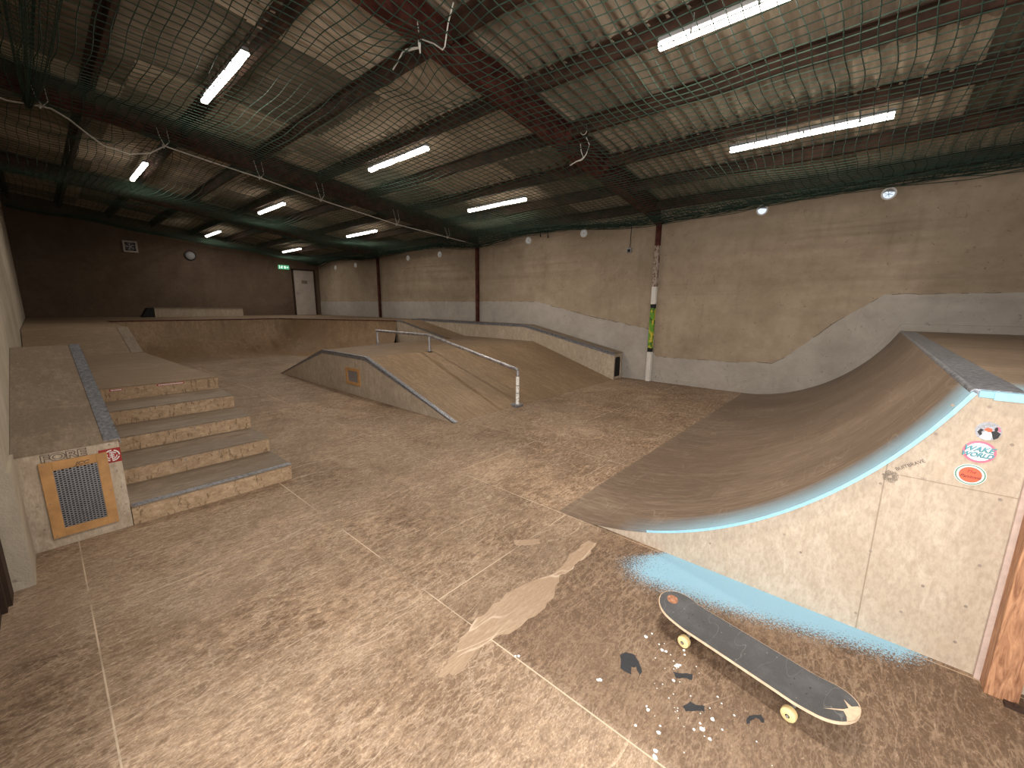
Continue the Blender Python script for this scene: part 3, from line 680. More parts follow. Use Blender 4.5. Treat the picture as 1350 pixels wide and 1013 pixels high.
# red square sticker with round white emblem, partly under the frame
rs = MB().box(LX0-.0015, LX0-.0002, -.144, -.250, .484, .582).build('sticker', M_red, le, label='red square sticker with round white tree emblem')
em = MB(); cy0, cz0 = -.205, .533
for a0 in (20, 110, 200, 290):
    pts = [(LX0-.0022, cy0+.036*math.cos(R(a)), cz0+.036*math.sin(R(a))) for a in range(a0, a0+76, 8)]; em.tube(pts, .0040, 5)
for a0 in (-60, 60, 180):
    pts = [(LX0-.0022, cy0+.024*math.cos(R(a)), cz0+.024*math.sin(R(a))) for a in range(a0, a0+100, 10)]; em.tube(pts, .0028, 5)
for dz_ in (-.012, -.004, .004, .012): em.tube([(LX0-.0022, cy0-.012, cz0+dz_), (LX0-.0022, cy0+.012, cz0+dz_)], .0018, 5)
em.tube([(LX0-.0022, cy0, cz0-.03), (LX0-.0022, cy0, cz0+.02)], .002, 5)
em.build('emblem', M_stwhite, rs)
text('scribble', 'FORE', .062, M_scrib, le, (LX0-.001, .008, .590), (0, -1, 0), (0, 0, 1), .0002, 0, 1.35, .002, .0013)
text('scribble', 'JCC', .030, M_scrib, le, (bx-.0006, -.062, .527), (0, -1, 0), (0, 0, 1), .0002, .3, 1.2, 0, .0009)
for y, z in ((.17, .56), (.16, .30), (.15, .14), (-.215, .42), (-.222, .30), (-.23, .17), (-.215, .12), (-.20, .61)):
    MB().disc((LX0, y, z), (0, 1, 0), (0, 0, 1), .005, .005, (-.0012, 0, 0), 10).build('screw', M_pencil, le)
for y, z in ((.105, .55), (-.165, .55), (.105, .30), (-.168, .30), (.105, .08), (-.165, .085), (-.03, .08)):
    MB().disc((bx, y, z), (0, 1, 0), (0, 0, 1), .004, .004, (-.0012, 0, 0), 8).build('screw', M_pencil, fo)

# ------------------------------------------------------------------ funbox in the middle
fb = thing('funbox', 'wide low plywood funbox with banked ends and steel edge in the middle of the floor', 'skate ramp', (6.5, -5.5, 0))
YF = -3.45; YW = -8.36; H = .69
def plate(pts, t_, name, mat, par, label=None):
    """thin sheet from coplanar outline, thickness straight down"""
    mb = MB(); n_ = len(pts)
    vs = list(pts)+[(x, y, z-t_) for x, y, z in pts]
    fs = [tuple(range(n_)), tuple(range(2*n_-1, n_-1, -1))]+[(i, i+n_, (i+1) % n_+n_, (i+1) % n_) for i in range(n_)]
    mb.add(vs, fs); return mb.build(name, mat, par, label=label)
MB().prism([(4.03, 0), (6.2, H-.013), (7.75, H-.013), (9.85, 0)], 'y', YF, YF-.02).build('side_panel', M_box, fb)
plate([(4.02, YF+.003, .002), (4.02, YW, .002), (6.2, YW, H), (6.2, YF+.003, H)], .012, 'front_bank', M_bank, fb)
plate([(6.2, YF+.003, H), (6.2, YW, H), (8.7, YW, H), (8.7, -7.2, H), (8.15, -7.0, H), (8.1, -4.9, H), (7.75, YF+.003, H)], .012, 'table_top', M_landing, fb)
plate([(7.75, YF+.003, H), (8.1, -4.9, H), (8.15, -7.0, H), (9.9, -7.0, .002), (9.9, -4.9, .002), (9.85, YF+.003, .002)][:3]+[(8.15, -7.19, H), (9.9, -7.19, .002), (9.85, YF+.003, .002)], .012, 'back_bank', M_bank, fb)
e = MB()
P3 = [(4.0, .006), (6.2, H+.004), (7.75, H+.004), (9.88, .006)]
for (xa, za), (xb, zb_) in zip(P3, P3[1:]):
    e.prism([(xa, za), (xb, zb_), (xb, zb_+.004), (xa, za+.004)], 'y', YF+.006, YF-.06)
    e.prism([(xa, max(0, za-.055)), (xb, max(0, zb_-.055)), (xb, zb_+.004), (xa, za+.004)], 'y', YF+.0015, YF+.006)
e.build('metal_edging', M_steel, fb, label='scraped steel angle along the side')
hx0, hx1, hz0, hz1 = 6.39, 6.87, .175, .465
h = MB(); h.box(hx0, hx1, YF, YF+.012, hz0, hz0+.05); h.box(hx0, hx1, YF, YF+.012, hz1-.05, hz1); h.box(hx0, hx0+.07, YF, YF+.012, hz0+.05, hz1-.05); h.box(hx1-.07, hx1, YF, YF+.012, hz0+.05, hz1-.05)
ho = h.build('hatch_frame', M_orangeply, fb, label='orange framed square vent')
MB().box(hx0+.07, hx1-.07, YF, YF+.004, hz0+.05, hz1-.05).build('hatch_cover', M_perf, ho)
# white scuff on the bank
def bz(x): return (x-4.02)/2.18*H
MB().add([(4.55, -6.78, bz(4.55)+.003), (4.47, -6.72, bz(4.47)+.003), (4.70, -6.92, bz(4.70)+.003), (4.78, -6.98, bz(4.78)+.003)], [(0, 1, 2, 3)]).build('scuff_mark', M_worn, fb, fix=False)

# handrail
rl = thing('grind_rail', 'grey round steel grind rail with kinked slope standing on the funbox', 'rail', (5.5, -4.76, 0))
ry = -4.76
MB().tube([(4.01, ry, .560), (4.06, ry, .585), (6.15, ry, .985), (6.22, ry, .99), (8.0, ry, .99)], .027, 12).build('top_bar', M_rail, rl, smooth=True)
def leg(x, z0, z1, mats):
    b = None
    mb = MB().tube([(x, ry, z0), (x, ry, z1)], .026, 12); return mb.build('leg', mats, rl, smooth=True)
leg(6.19, H, .97, M_rail); leg(7.98, H, .97, M_rail)
l1 = leg(4.015, .006, .56, M_rail)
for z0, z1 in ((.02, .20), (.215, .32), (.335, .47)): MB().tube([(4.015, ry, z0), (4.015, ry, z1)], .0275, 12).build('white_paint_band', M_whitepaint, l1, smooth=True)
MB().prism([(3.93, ry+.10), (3.95, ry-.07), (4.10, ry-.08), (4.12, ry+.06), (4.03, ry+.09)], 'z', .001+0, .012+.02).build('foot_plate', M_steel, rl)
for x in (6.19, 7.98): MB().box(x-.05, x+.05, ry-.05, ry+.05, H, H+.008).build('foot_plate', M_steel, rl)

# long ledge against the right wall
lg = thing('wall_ledge', 'long kinked plywood ledge with steel edge running along the right wall', 'ledge', (7.5, -8.1, 0))
LA, LB = -7.94, -8.30
PT = [(4.03, .565), (6.5, 1.075), (11.2, 1.10)]
MB().prism([(4.03, 0), (11.2, 0), (11.2, 1.088), (6.5, 1.063), (4.03, .553)], 'y', LA, LB).build('ledge_body', M_box, lg)
MB().prism([(4.02, .553), (6.5, 1.063), (11.2, 1.088)]+[(x, z+.002) for x, z in PT[::-1]], 'y', LA-.06, LB-.04).build('ledge_top', M_ledge, lg)
e = MB()
for (xa, za), (xb, zb_) in zip(PT, PT[1:]):
    e.prism([(xa-.01, za+.001), (xb, zb_+.001), (xb, zb_+.006), (xa-.01, za+.006)], 'y', LA+.004, LA-.07); e.prism([(xa-.01, za-.05), (xb, zb_-.05), (xb, zb_+.006), (xa-.01, za+.006)], 'y', LA+.004, LA+.0003)
e.build('metal_edging', M_steel, lg)
arch = [(LA-.07, .06), (LB+.07, .06), (LB+.07, .42), (LB+.10, .48), (LA-.10, .48), (LA-.07, .42)]
MB().prism(arch, 'x', 4.022, 4.03).build('end_opening', M_black, lg, label='dark arched opening in the end')
MB().box(4.016, 4.03, LA, LA-.03, 0, .553).box(4.016, 4.03, LB, LB+.03, 0, .553).build('end_batten', M_box, lg)

# ------------------------------------------------------------------ far bowl and decks
bw = thing('bowl_ramp', 'far quarter pipe wall with raised plywood deck filling the end of the hall', 'skate ramp', (14.5, -4, 0))
DZ = 1.07
cop = [(14.5, -1.13), (14.5, -5.2), (10.95, -7.2)]; run = 1.15
basep = [(13.3, -1.13), (13.3, -4.75), (10.35, -6.35)]
def dense(pl, n_):
    out = []
    for (a, b) in zip(pl, pl[1:]):
        for k in range(n_): t_ = k/n_; out.append((a[0]+(b[0]-a[0])*t_, a[1]+(b[1]-a[1])*t_))
    out.append(pl[-1]); return out
CP, BP = dense(cop, 10), dense(basep, 10)
vs = []; fs = []; nk = 14; rr = (run*run+DZ*DZ)/(2*DZ); am = math.asin(min(1, run/rr))
for (c_, b_) in zip(CP, BP):
    for k in range(nk+1):
        a = am*k/nk; t_ = rr*math.sin(a)/run; z = rr-rr*math.cos(a)
        vs.append((b_[0]+(c_[0]-b_[0])*t_, b_[1]+(c_[1]-b_[1])*t_, z*DZ/(rr-rr*math.cos(am))+.001))
for i in range(len(CP)-1):
    for k in range(nk): a = i*(nk+1)+k; fs.append((a, a+1, a+nk+2, a+nk+1))
mesh('transition', vs, fs, M_bowl, bw, smooth=True)
MB().tube([(x, y, DZ-.012) for x, y in cop], .016, 8).build('coping', M_rafter, bw, smooth=True)
dk = MB()
dk.prism([(14.5, -1.13), (14.5, -5.2), (10.95, -7.2), (10.7, -7.2), (10.7, -7.93), (XF-.01, -7.93), (XF-.01, -1.13)], 'z', DZ-.03, DZ)
dk.build('deck', M_landing, bw)
MB().prism([(10.91, YL-.03), (10.91, -1.13), (XF-.01, -1.13), (XF-.01, YL-.03)], 'z', DZ-.03, DZ).build('deck', M_landing, bw)
MB().box(10.92, 14.5, -1.13, -1.11, 0, DZ-.03).build('side_panel', M_bowl, bw)
MB().box(11.21, XF-.01, -7.93, YR+.03, DZ-.03, DZ).build('deck', M_landing, bw)
# roll-in beside the wall ledge
ri = MB(); ri.prism([(8.7, H-.01), (8.7, H+.002), (10.7, DZ), (10.7, DZ-.02)], 'y', -7.2, LA+.005); ri.build('roll_in', M_bank, bw)
MB().prism([(8.3, 0.0), (8.3, H-.012), (8.7, H-.012), (10.7, DZ-.02), (11.0, DZ-.02), (11.0, 0)], 'y', -7.2, -7.215).build('roll_in_side', M_box, bw)
MB().prism([(8.7, H-.03), (10.7, DZ-.03), (10.95, DZ-.03), (10.95, DZ+.01), (10.7, DZ+.008), (8.7, H+.008)], 'y', -7.192, -7.20).build('metal_edging', M_steel, bw)

# wooden box bench on the far deck
bn = thing('wooden_box', 'long low wooden box on the far deck against the dark end wall', 'box', (17.6, -3.7, DZ))
MB().box(17.5, 17.9, -2.52, -5.02, DZ+.001, DZ+.29).build('box_body', M_box, bn, bevel=.005)
MB().box(17.48, 17.92, -2.50, -5.04, DZ+.291, DZ+.31).build('box_lid', M_ledge, bn)
MB().prism([(-2.50, DZ+.002), (-2.20, DZ+.002), (-2.36, DZ+.29), (-2.50, DZ+.31)], 'x', 17.5, 17.9).build('end_wedge', M_black, bn, label='black sloping end')

# ------------------------------------------------------------------ far wall fittings
dr = MB(); dr.box(XF-.05, XF-.004, -7.32, -8.14, DZ+.001, 2.92); do = struct(dr.build('door_2', M_door, bevel=.004))
fm = MB(); fm.box(XF-.06, XF, -7.26, -7.32, DZ, 2.98); fm.box(XF-.06, XF, -8.14, -8.20, DZ, 2.98); fm.box(XF-.06, XF, -7.26, -8.20, 2.921, 2.98); fm.build('door_frame', M_darkbrown, do)
hh = MB(); hh.tube([(XF-.05, -7.40, 1.98), (XF-.10, -7.40, 1.98), (XF-.10, -7.52, 1.98)], .011, 8); hh.box(XF-.055, XF-.05, -7.38, -7.42, 1.88, 2.05); hh.build('door_handle', M_grey, do)
MB().box(XF-.054, XF-.05, -7.62, -7.86, 2.38, 2.52).build('door_notice', M_ledge, do)

fan = thing('wall_fan', 'square grey extractor fan high on the dark end wall', 'fan', (XF, -2.32, 3.17))
f_ = MB(); cyf, czf = -2.32, 3.325
for (a, b, c_, d_) in ((-.18, .18, .13, .18), (-.18, .18, -.18, -.13), (-.18, -.13, -.13, .13), (.13, .18, -.13, .13)): f_.box(XF-.05, XF, cyf+a, cyf+b, czf+c_, czf+d_)
f_.build('housing', M_door, fan)
MB().box(XF-.015, XF-.002, cyf-.13, cyf+.13, czf-.13, czf+.13).build('dark_backing', M_black, fan)
rg = MB()
for r_ in (.12, .08): rg.tube([(XF-.05, cyf+r_*math.cos(R(a)), czf+r_*math.sin(R(a))) for a in range(0, 361, 15)], .006, 6)
rg.build('guard', M_grey, fan)
bl_ = MB()
for k_ in range(5):
    a = R(72*k_); pts = [(cyf+.03*math.cos(a-.5), czf+.03*math.sin(a-.5)), (cyf+.10*math.cos(a-.2), czf+.10*math.sin(a-.2)), (cyf+.11*math.cos(a+.3), czf+.11*math.sin(a+.3)), (cyf+.035*math.cos(a+.5), czf+.035*math.sin(a+.5))]
    bl_.prism(pts, 'x', XF-.035, XF-.028)
bl_.disc((XF-.045, cyf, czf), (0, 1, 0), (0, 0, 1), .035, .035, (.02, 0, 0), 16)
bl_.build('blade', M_grey, fan)

ck = thing('round_lamp', 'round glass bulkhead lamp with black rim on the dark end wall', 'wall lamp', (XF, -3.88, 3.02))
c0 = (XF, -3.88, 3.19)
MB().disc((XF-.04, -3.88, 3.19), (0, 1, 0), (0, 0, 1), .17, .17, (.04, 0, 0), 32).build('rim', M_black, ck)
dm = MB(); ringn = 28
for j in range(5):
    for k_ in range(ringn):
        ph = j/4*math.pi/2; r_ = .14*math.cos(ph) if j < 4 else .001
        dm.v.append((XF-.04-.05*math.sin(ph), -3.88+r_*math.cos(2*math.pi*k_/ringn), 3.19+r_*math.sin(2*math.pi*k_/ringn)))
for j in range(4):
    for k_ in range(ringn): dm.f.append((j*ringn+k_, j*ringn+(k_+1) % ringn, (j+1)*ringn+(k_+1) % ringn, (j+1)*ringn+k_)); dm.i.append(0)
dm.build('glass_dome', M_grey, ck, smooth=True)

ex = thing('exit_sign', 'small lit green and white emergency exit sign beside the far door', 'sign', (XF, -6.95, 2.93))
MB().box(XF-.08, XF-.03, -6.76, -7.16, 2.93, 3.09).build('sign_face', M_exit, ex)
MB().box(XF-.03, XF, -6.76, -7.16, 2.93, 3.09).build('housing', M_white, ex)
g = MB()
g.box(XF-.083, XF-.08, -6.97, -7.02, 2.96, 3.06)     # doorway
g.prism([(-7.05, 3.01), (-7.09, 3.045), (-7.09, 3.02), (-7.14, 3.02), (-7.14, 3.0), (-7.09, 3.0), (-7.09, 2.975)], 'x', XF-.083, XF-.08)
g.prism([(-6.90, 2.955), (-6.87, 2.955), (-6.865, 3.0), (-6.84, 2.97), (-6.82, 2.975), (-6.85, 3.03), (-6.88, 3.045), (-6.93, 3.02), (-6.92, 3.01), (-6.89, 3.02)], 'x', XF-.083, XF-.08)
g.disc((XF-.083, -6.89, 3.062), (0, 1, 0), (0, 0, 1), .013, .013, (.003, 0, 0), 12)
g.box(XF-.083, XF-.08, -6.78, -6.80, 2.95, 3.07)
g.build('running_figure_symbol', M_exitw, ex)

# ------------------------------------------------------------------ portholes on the right wall
ph = [(0.05, 3.20, 1, 'round porthole at far right of right wall, largest, crossed by a fan blade shape'), (1.655, 3.19, 1, 'round bright porthole second from the right, halfway to the painted column'),
      (5.17, 3.17, 0, 'pale round vent in the wall just left of the painted column'), (6.78, 3.16, 0, 'pale round vent above the raised part of the wall ledge'),
      (10.27, 3.07, 0, 'pale round vent left of the maroon column behind the ledge'), (11.92, 3.07, 0, 'pale round vent halfway between the two dark columns'),
      (15.37, 3.03, 0, 'tiny round vent just beyond the farthest column'), (17.0, 3.02, 0, 'tiny round vent nearest the far corner of the right wall')]
for i, (x, z, lit, lab) in enumerate(ph):
    t = thing('round_vent', lab, 'vent', (x, YR, z-.09), 'round vents along the right wall')
    rim = MB(); n_ = 32; y0 = YR+.0
    for (r0, r1, ya, yb) in ((.088, .070, y0+.016, y0+.016), (.088, .088, y0, y0+.016), (.070, .064, y0+.016, y0+.003)):
        b = len(rim.v)
        for k_ in range(n_):
            a = 2*math.pi*k_/n_; rim.v.append((x+r0*math.cos(a), ya, z+r0*math.sin(a))); rim.v.append((x+r1*math.cos(a), yb, z+r1*math.sin(a)))
        for k_ in range(n_): j = (k_+1) % n_; rim.f.append((b+2*k_, b+2*k_+1, b+2*j+1, b+2*j)); rim.i.append(0)
    rim.build('rim', M_white, t, smooth=True, fix=True)
    if lit:
        MB().disc((x, YR+.001, z), (1, 0, 0), (0, 0, 1), .066, .066, (0, .003, 0), 32).build('pane', M_daypane, t, label='daylit opening')
        b = MB()
        MB().prism([(x+.064*math.cos(R(a)), z+.064*math.sin(R(a))) for a in range(10, 171, 10)]+[(x-.04, z+.02), (x+.03, z+.03)], 'y', YR+.004, YR+.006).build('shutter', M_grey, t)
        if i == 0:
            for a in (20, 80, 140): b.tube([(x-.05*math.cos(R(a)), YR+.009, z-.01-.04*math.sin(R(a))), (x+.05*math.cos(R(a)), YR+.009, z-.01+.04*math.sin(R(a)))], .003, 5)
            b.build('spider', M_teal, t)
    else:
        MB().disc((x, YR+.001, z), (1, 0, 0), (0, 0, 1), .066, .066, (0, .003, 0), 32).build('pane', M_daydim, t)
        MB().disc((x-.004, YR+.004, z), (1, 0, 0), (0, 0, 1), .036, .036, (0, .006, 0), 20).build('plug', M_white, t)

sb = thing('socket_box', 'small dark switch box hanging on a cable left of the painted column', 'switch', (4.04, YR, 2.66))
MB().box(3.985, 4.085, YR, YR+.05, 2.66, 2.76).build('housing', M_grey, sb, bevel=.004)
MB().box(4.00, 4.06, YR+.05, YR+.055, 2.67, 2.73).build('face', M_black, sb)
MB().tube([(4.02, YR+.03, 2.76), (4.02, YR+.02, 3.0), (4.015, YR+.02, 3.3)], .006, 6).build('cable', M_black, sb)
for x, L_, lab in ((6.15, .20, 'short loose black cable hanging left of the socket box'), (6.38, .15, 'shorter loose cable end beside the longer one')):
    c_ = MB().tube([(x, YR+.02, 3.36), (x+.01, YR+.025, 3.36-L_*.6), (x, YR+.03, 3.36-L_)], [.008, .008, .018], 6).build('hanging_cable', M_black); tag(c_, lab, 'cable')

# ------------------------------------------------------------------ strip lights
lamps = [(.88, -6.18, 'strip light nearest the camera over the quarter pipe, close to the right wall'), (.95, -3.95, 'strip light cut by the top edge of the photo at upper right'),
         (6.0, -4.08, 'strip light between the two big rafters, middle row'), (6.0, -1.78, 'strip light seen end-on at upper left, above the stairs'), (6.0, -6.36, 'strip light between the two big rafters, row nearest the right wall'),
         (11.3, -4.08, 'middle row strip light beyond the roped rafter'), (11.35, -1.72, 'left row strip light just beyond the rope sag'), (11.3, -6.40, 'right row strip light beyond the roped rafter'),
         (16.7, -6.60, 'farthest strip light of the row nearest the right wall, above the exit sign'), (16.8, -4.20, 'farthest strip light of the middle row, above the round lamp'),
         (.90, -1.78, 'strip light above the photographer, out of the frame')]
POW = [20, 24, 15, 15, 15, 6, 6, 6, 2, 2, 125]
proto = None
def make_lamp():
    t = thing('strip_light', '', 'ceiling light', (0, 0, 0), 'fluorescent strip lights under the roof')
    MB().box(-.79, .79, -.036, .036, .028, .070).build('housing', M_grey, t, local=True, bevel=.008)
    n_ = 10; pts = [(-.038, .027), (-.040, .0), (-.028, -.018), (0, -.024), (.028, -.018), (.040, 0), (.038, .027)]
    mb = MB(); mb.prism(pts, 'x', -.78, .78); mb.build('diffuser', M_tube, t, local=True)
    for x in (-.5, 0, .5):
        for y_ in (-1, 1): MB().box(x-.008, x+.008, y_*.0405, y_*.046, -.005, .05).build('clip', M_grey, t, local=True)
    for x in (-.5, .5): MB().tube([(x, 0, .070), (x, 0, .16)], .004, 5).build('hanger', M_grey, t, local=True)
    return t
for i, (x, y, lab) in enumerate(lamps):
    if proto is None: t = proto = make_lamp()
    else:
        t = proto.copy(); COL.objects.link(t)
        for ch in proto.children: c_ = ch.copy(); COL.objects.link(c_); c_.parent = t
    t.location = (x, y, 3.27+.12*(y+8.4)); t['label'] = lab
    # the tube's downward light, thrown by the fitting's reflector
    l_ = bpy.data.lights.new('tube_light', 'AREA'); l_.shape = 'RECTANGLE'; l_.size = 1.5; l_.size_y = .05; l_.energy = POW[i]; l_.color = (1.0, .90, .78)
    lo_ = bpy.data.objects.new('tube_light', l_); COL.objects.link(lo_); lo_.parent = t; lo_.location = (0, 0, -.026)

# ------------------------------------------------------------------ safety net below the roof
ties = [(3.40, -2.62, .16), (3.30, -5.02, .12), (8.58, -1.62, .10), (8.58, -.42, .16), (8.58, -3.0, .06), (8.58, -4.0, .05), (8.58, -5.3, .04), (3.4, -.9, .12), (13.7, -2.2, .1), (13.7, -5, .1), (-1.7, -4.5, .1)]
def netpt(x, y, phase=0):
    ph_ = (x-3.42)/5.16; s_ = math.sin(math.pi*(ph_ % 1))**2
    wv = (y-YR)/8.2; wall = math.exp(-(y-YR)/.5)
    if x < .84: s_ = 1.0
    z = 3.16+.113*(y+8.4)+wall*max(0, .84-x)*.07+s_*(.235*wall-.10*(1-wall)*min(1, wv*4))
    z += .02*math.sin(x*1.9+y*1.3)+.015*math.sin(y*3.1-x*.7)
    x2 = x+.03*math.sin(y*1.7+x*.6)+.012*math.sin(y*7+x*3); y2 = y+.03*math.sin(x*1.2+y)+.012*math.sin(x*6-y*2)
    if y > -1.2: z -= .16*s_*min(1, (y+1.2)/.9)
    for tx, ty, k_ in ties:
        r2 = ((x-tx)**2+(y-ty)**2)
        if r2 < 1.5:
            g = math.exp(-r2/.10); x2 += (tx-x2)*g*.75; y2 += (ty-y2)*g*.75; z += k_*.5*math.exp(-r2/.06)
            z -= k_*.5*math.exp(-(math.sqrt(r2)-.55)**2/.06)
    return (x2, min(y2, YL-.04), min(z, roofz(y2)-.19 if abs(ph_-round(ph_)) > .03 else 3.17+.12*(y2+8.4)))
def netmesh(x0, x1, y0, y1, sp, rad, fn):
    nx_, ny_ = int((x1-x0)/sp), int((y1-y0)/sp)
    g = [[fn(x0+i*sp, y0+j*sp) for j in range(ny_+1)] for i in range(nx_+1)]
    vs = []; fs = []
    def strand(pts):
        b = len(vs); n_ = len(pts)
        for i in range(n_):
            a = pts[max(i-1, 0)]; c = pts[min(i+1, n_-1)]; dx, dy = c[0]-a[0], c[1]-a[1]; L = math.hypot(dx, dy) or 1
            nx2, ny2 = -dy/L*rad, dx/L*rad; p_ = pts[i]
            vs.append((p_[0]+nx2, p_[1]+ny2, p_[2]+rad*.6)); vs.append((p_[0]-nx2, p_[1]-ny2, p_[2]+rad*.6)); vs.append((p_[0], p_[1], p_[2]-rad*1.1))
        for i in range(n_-1):
            q_ = b+3*i
            for k_ in range(3): fs.append((q_+k_, q_+(k_+1) % 3, q_+3+(k_+1) % 3, q_+3+k_))
    for i in range(nx_+1): strand(g[i])
    for j in range(ny_+1): strand([g[i][j] for i in range(nx_+1)])
    return vs, fs
nt = thing('safety_net', 'dark green square mesh safety net stretched below the whole roof', 'net', (7.9, -4.1, 3.1))
vs, fs = netmesh(XN+.05, XF-.1, YR+.04, YL-.1, .10, .0042, netpt)
mesh('netting', vs, fs, M_net, nt)
# spare netting bunched up along the right wall
mb = MB()
for j in range(20):
    y0 = YR+.05+.033*j
    mb.tube([(lambda q_: (q_[0], q_[1]+.012*math.sin(i*.9+j*2), q_[2]-.02+.05*math.sin(j*1.3+i*.23)-.012*j*0))(netpt(XN+.1+.1*i, y0)) for i in range(int((XF-XN-.3)/.1))], .0048, 3, False)
for i in range(int((XF-XN-.3)/.05)):
    x_ = XN+.1+.05*i; q0 = netpt(x_, YR+.05); q1 = netpt(x_+.05, YR+.62)
    mb.tube([(q0[0], q0[1], q0[2]+.03), ((q0[0]+q1[0])/2+.03, (q0[1]+q1[1])/2, (q0[2]+q1[2])/2-.05), q1], .0035, 3, False)
mb.build('bunched_edge', M_net, nt, fix=False)
# border cord of the net along the right wall
MB().tube([netpt(XN+.1+.15*i, YR+.03) for i in range(int((XF-XN-.2)/.15))], .009, 5).build('border_cord', M_net, nt)
# gathered folds of the net at the left edge, tied at the roped rafter
tie = Vector((8.55, -.40, 4.0))
vs2 = []; fs2 = []
def fold(u, v):
    # u 0..1 from the tie toward the camera, v 0..1 across the folds
    w_ = .05+.45*u**.8; x = tie.x-5.6*u
    y = -.30+(v-.5)*w_*.9+.05*math.sin(v*22+u*3)*u
    z = 4.0+.02*math.sin(v*31)-.28*math.sin(math.pi*min(1, u))*(.5+.5*math.cos(v*9))*1.0
    return (x, min(y, YL-.05), min(z, roofz(y)-.2))
g = MB(); nu, nv = 56, 26
for j in range(nv+1): g.tube([fold(i/nu, j/nv) for i in range(nu+1)], .0035, 3, False)
for i in range(0, nu+1): g.tube([fold(i/nu, j/nv) for j in range(nv+1)], .0030, 3, False)
g.build('gathered_fold', M_net, nt, fix=False)

# ropes
rp = [(YL-.1, 4.06), (-.12, 4.0), (-.383, 4.024), (-.50, 4.03), (-.645, 3.952), (-.80, 3.82), (-.944, 3.71), (-1.219, 3.665), (-1.45, 3.74), (-1.635, 3.887), (-2.2, 3.81), (-2.926, 3.722), (-3.985, 3.552), (-5.703, 3.343), (-8.089, 3.193), (-8.36, 3.18)]
t = thing('support_rope', 'long white rope sagging below the rafter and carrying the net', 'rope', (8.5, -4, 3.2))
pts = []
for (a, b) in zip(rp, rp[1:]):
    for k_ in range(4): f_ = k_/4; pts.append((8.47, a[0]+(b[0]-a[0])*f_, a[1]+(b[1]-a[1])*f_))
MB().tube(pts, .010, 6).build('main_line', M_rope, t, smooth=True)
for y, z in ((-1.64, 3.887), (-2.93, 3.722), (-3.99, 3.552), (-5.7, 3.343), (-7.2, 3.25), (-.42, 4.03)):
    zt = 3.19+.12*(y+8.4)+.03
    hk = MB(); hk.tube([(8.47, y, z), (8.45, y+.05, (z+zt)/2+.03), (8.50, y+.07, zt+.12)], .006, 5); hk.tube([(8.47, y, z), (8.46, y-.06, (z+zt)/2), (8.50, y-.05, zt+.12)], .006, 5)
    hk.tube([(8.44, y-.03, z-.01), (8.50, y+.03, z+.015), (8.45, y+.02, z-.03)], .012, 5)
    hk.build('hanger_loop', M_rope, t)
def rope(name, pts, r, lab):
    o = MB().tube(pts, r, 6).build(name, M_rope, smooth=True); tag(o, lab, 'rope'); return o
kt = thing('rope_tie', 'knotted white rope tie on the big rafter near the top of the photo', 'rope', (3.39, -2.6, 3.85))
MB().tube([(3.445, -2.6, 4.15), (3.42, -2.6, 4.05), (3.394, -2.6, 3.90)], .006, 6).tube([(2.93, -2.6, 3.99), (3.00, -2.6, 3.87), (3.05, -2.6, 3.71), (3.08, -2.6, 3.70), (3.20, -2.6, 3.79), (3.36, -2.6, 3.88), (3.394, -2.6, 3.90)], .006, 6).build('line', M_rope, kt)
MB().tube([(3.40, -2.6, 3.91), (3.398, -2.6, 3.86), (3.39, -2.6, 3.78)], [.010, .014, .006], 8).tube([(3.41, -2.6, 3.83), (3.48, -2.6, 3.85), (3.60, -2.6, 3.875)], [.009, .012, .014], 8).build('knot', M_rope, kt)
MB().tube([(3.60, -2.6, 3.88), (3.66, -2.6, 3.88), (3.72, -2.6, 3.84), (3.824, -2.6, 3.788)], .007, 6).build('tail', M_rope, kt)
kt = thing('rope_tie', 'looped white rope tie holding the net to the big rafter near the right wall', 'rope', (3.2, -5.0, 3.5))
MB().tube([(3.10, -5.0, 3.70), (3.05, -5.0, 3.60), (3.09, -5.0, 3.50), (3.13, -5.0, 3.46)], .006, 6).tube([(3.19, -5.0, 3.66), (3.17, -5.0, 3.55), (3.13, -5.0, 3.46)], .005, 6).build('line', M_rope, kt)
MB().tube([(3.12, -5.0, 3.47), (3.16, -5.0, 3.445), (3.24, -5.0, 3.44), (3.34, -5.0, 3.41)], [.010, .012, .008, .006], 6).build('knot', M_rope, kt)
MB().tube([(3.14+.05*math.cos(R(a)), -5.0, 3.80+.06*math.sin(R(a))) for a in range(60, 400, 20)], .005, 5).build('loop', M_rope, kt)

# ------------------------------------------------------------------ skateboard
sx, sy = 0.232, -1.815; ang = math.atan2(.153, -.75)
sk_ = thing('skateboard', 'worn skateboard with black grip tape and cream wheels, chipped at the tail', 'skateboard', (sx, sy, 0), rz=ang)
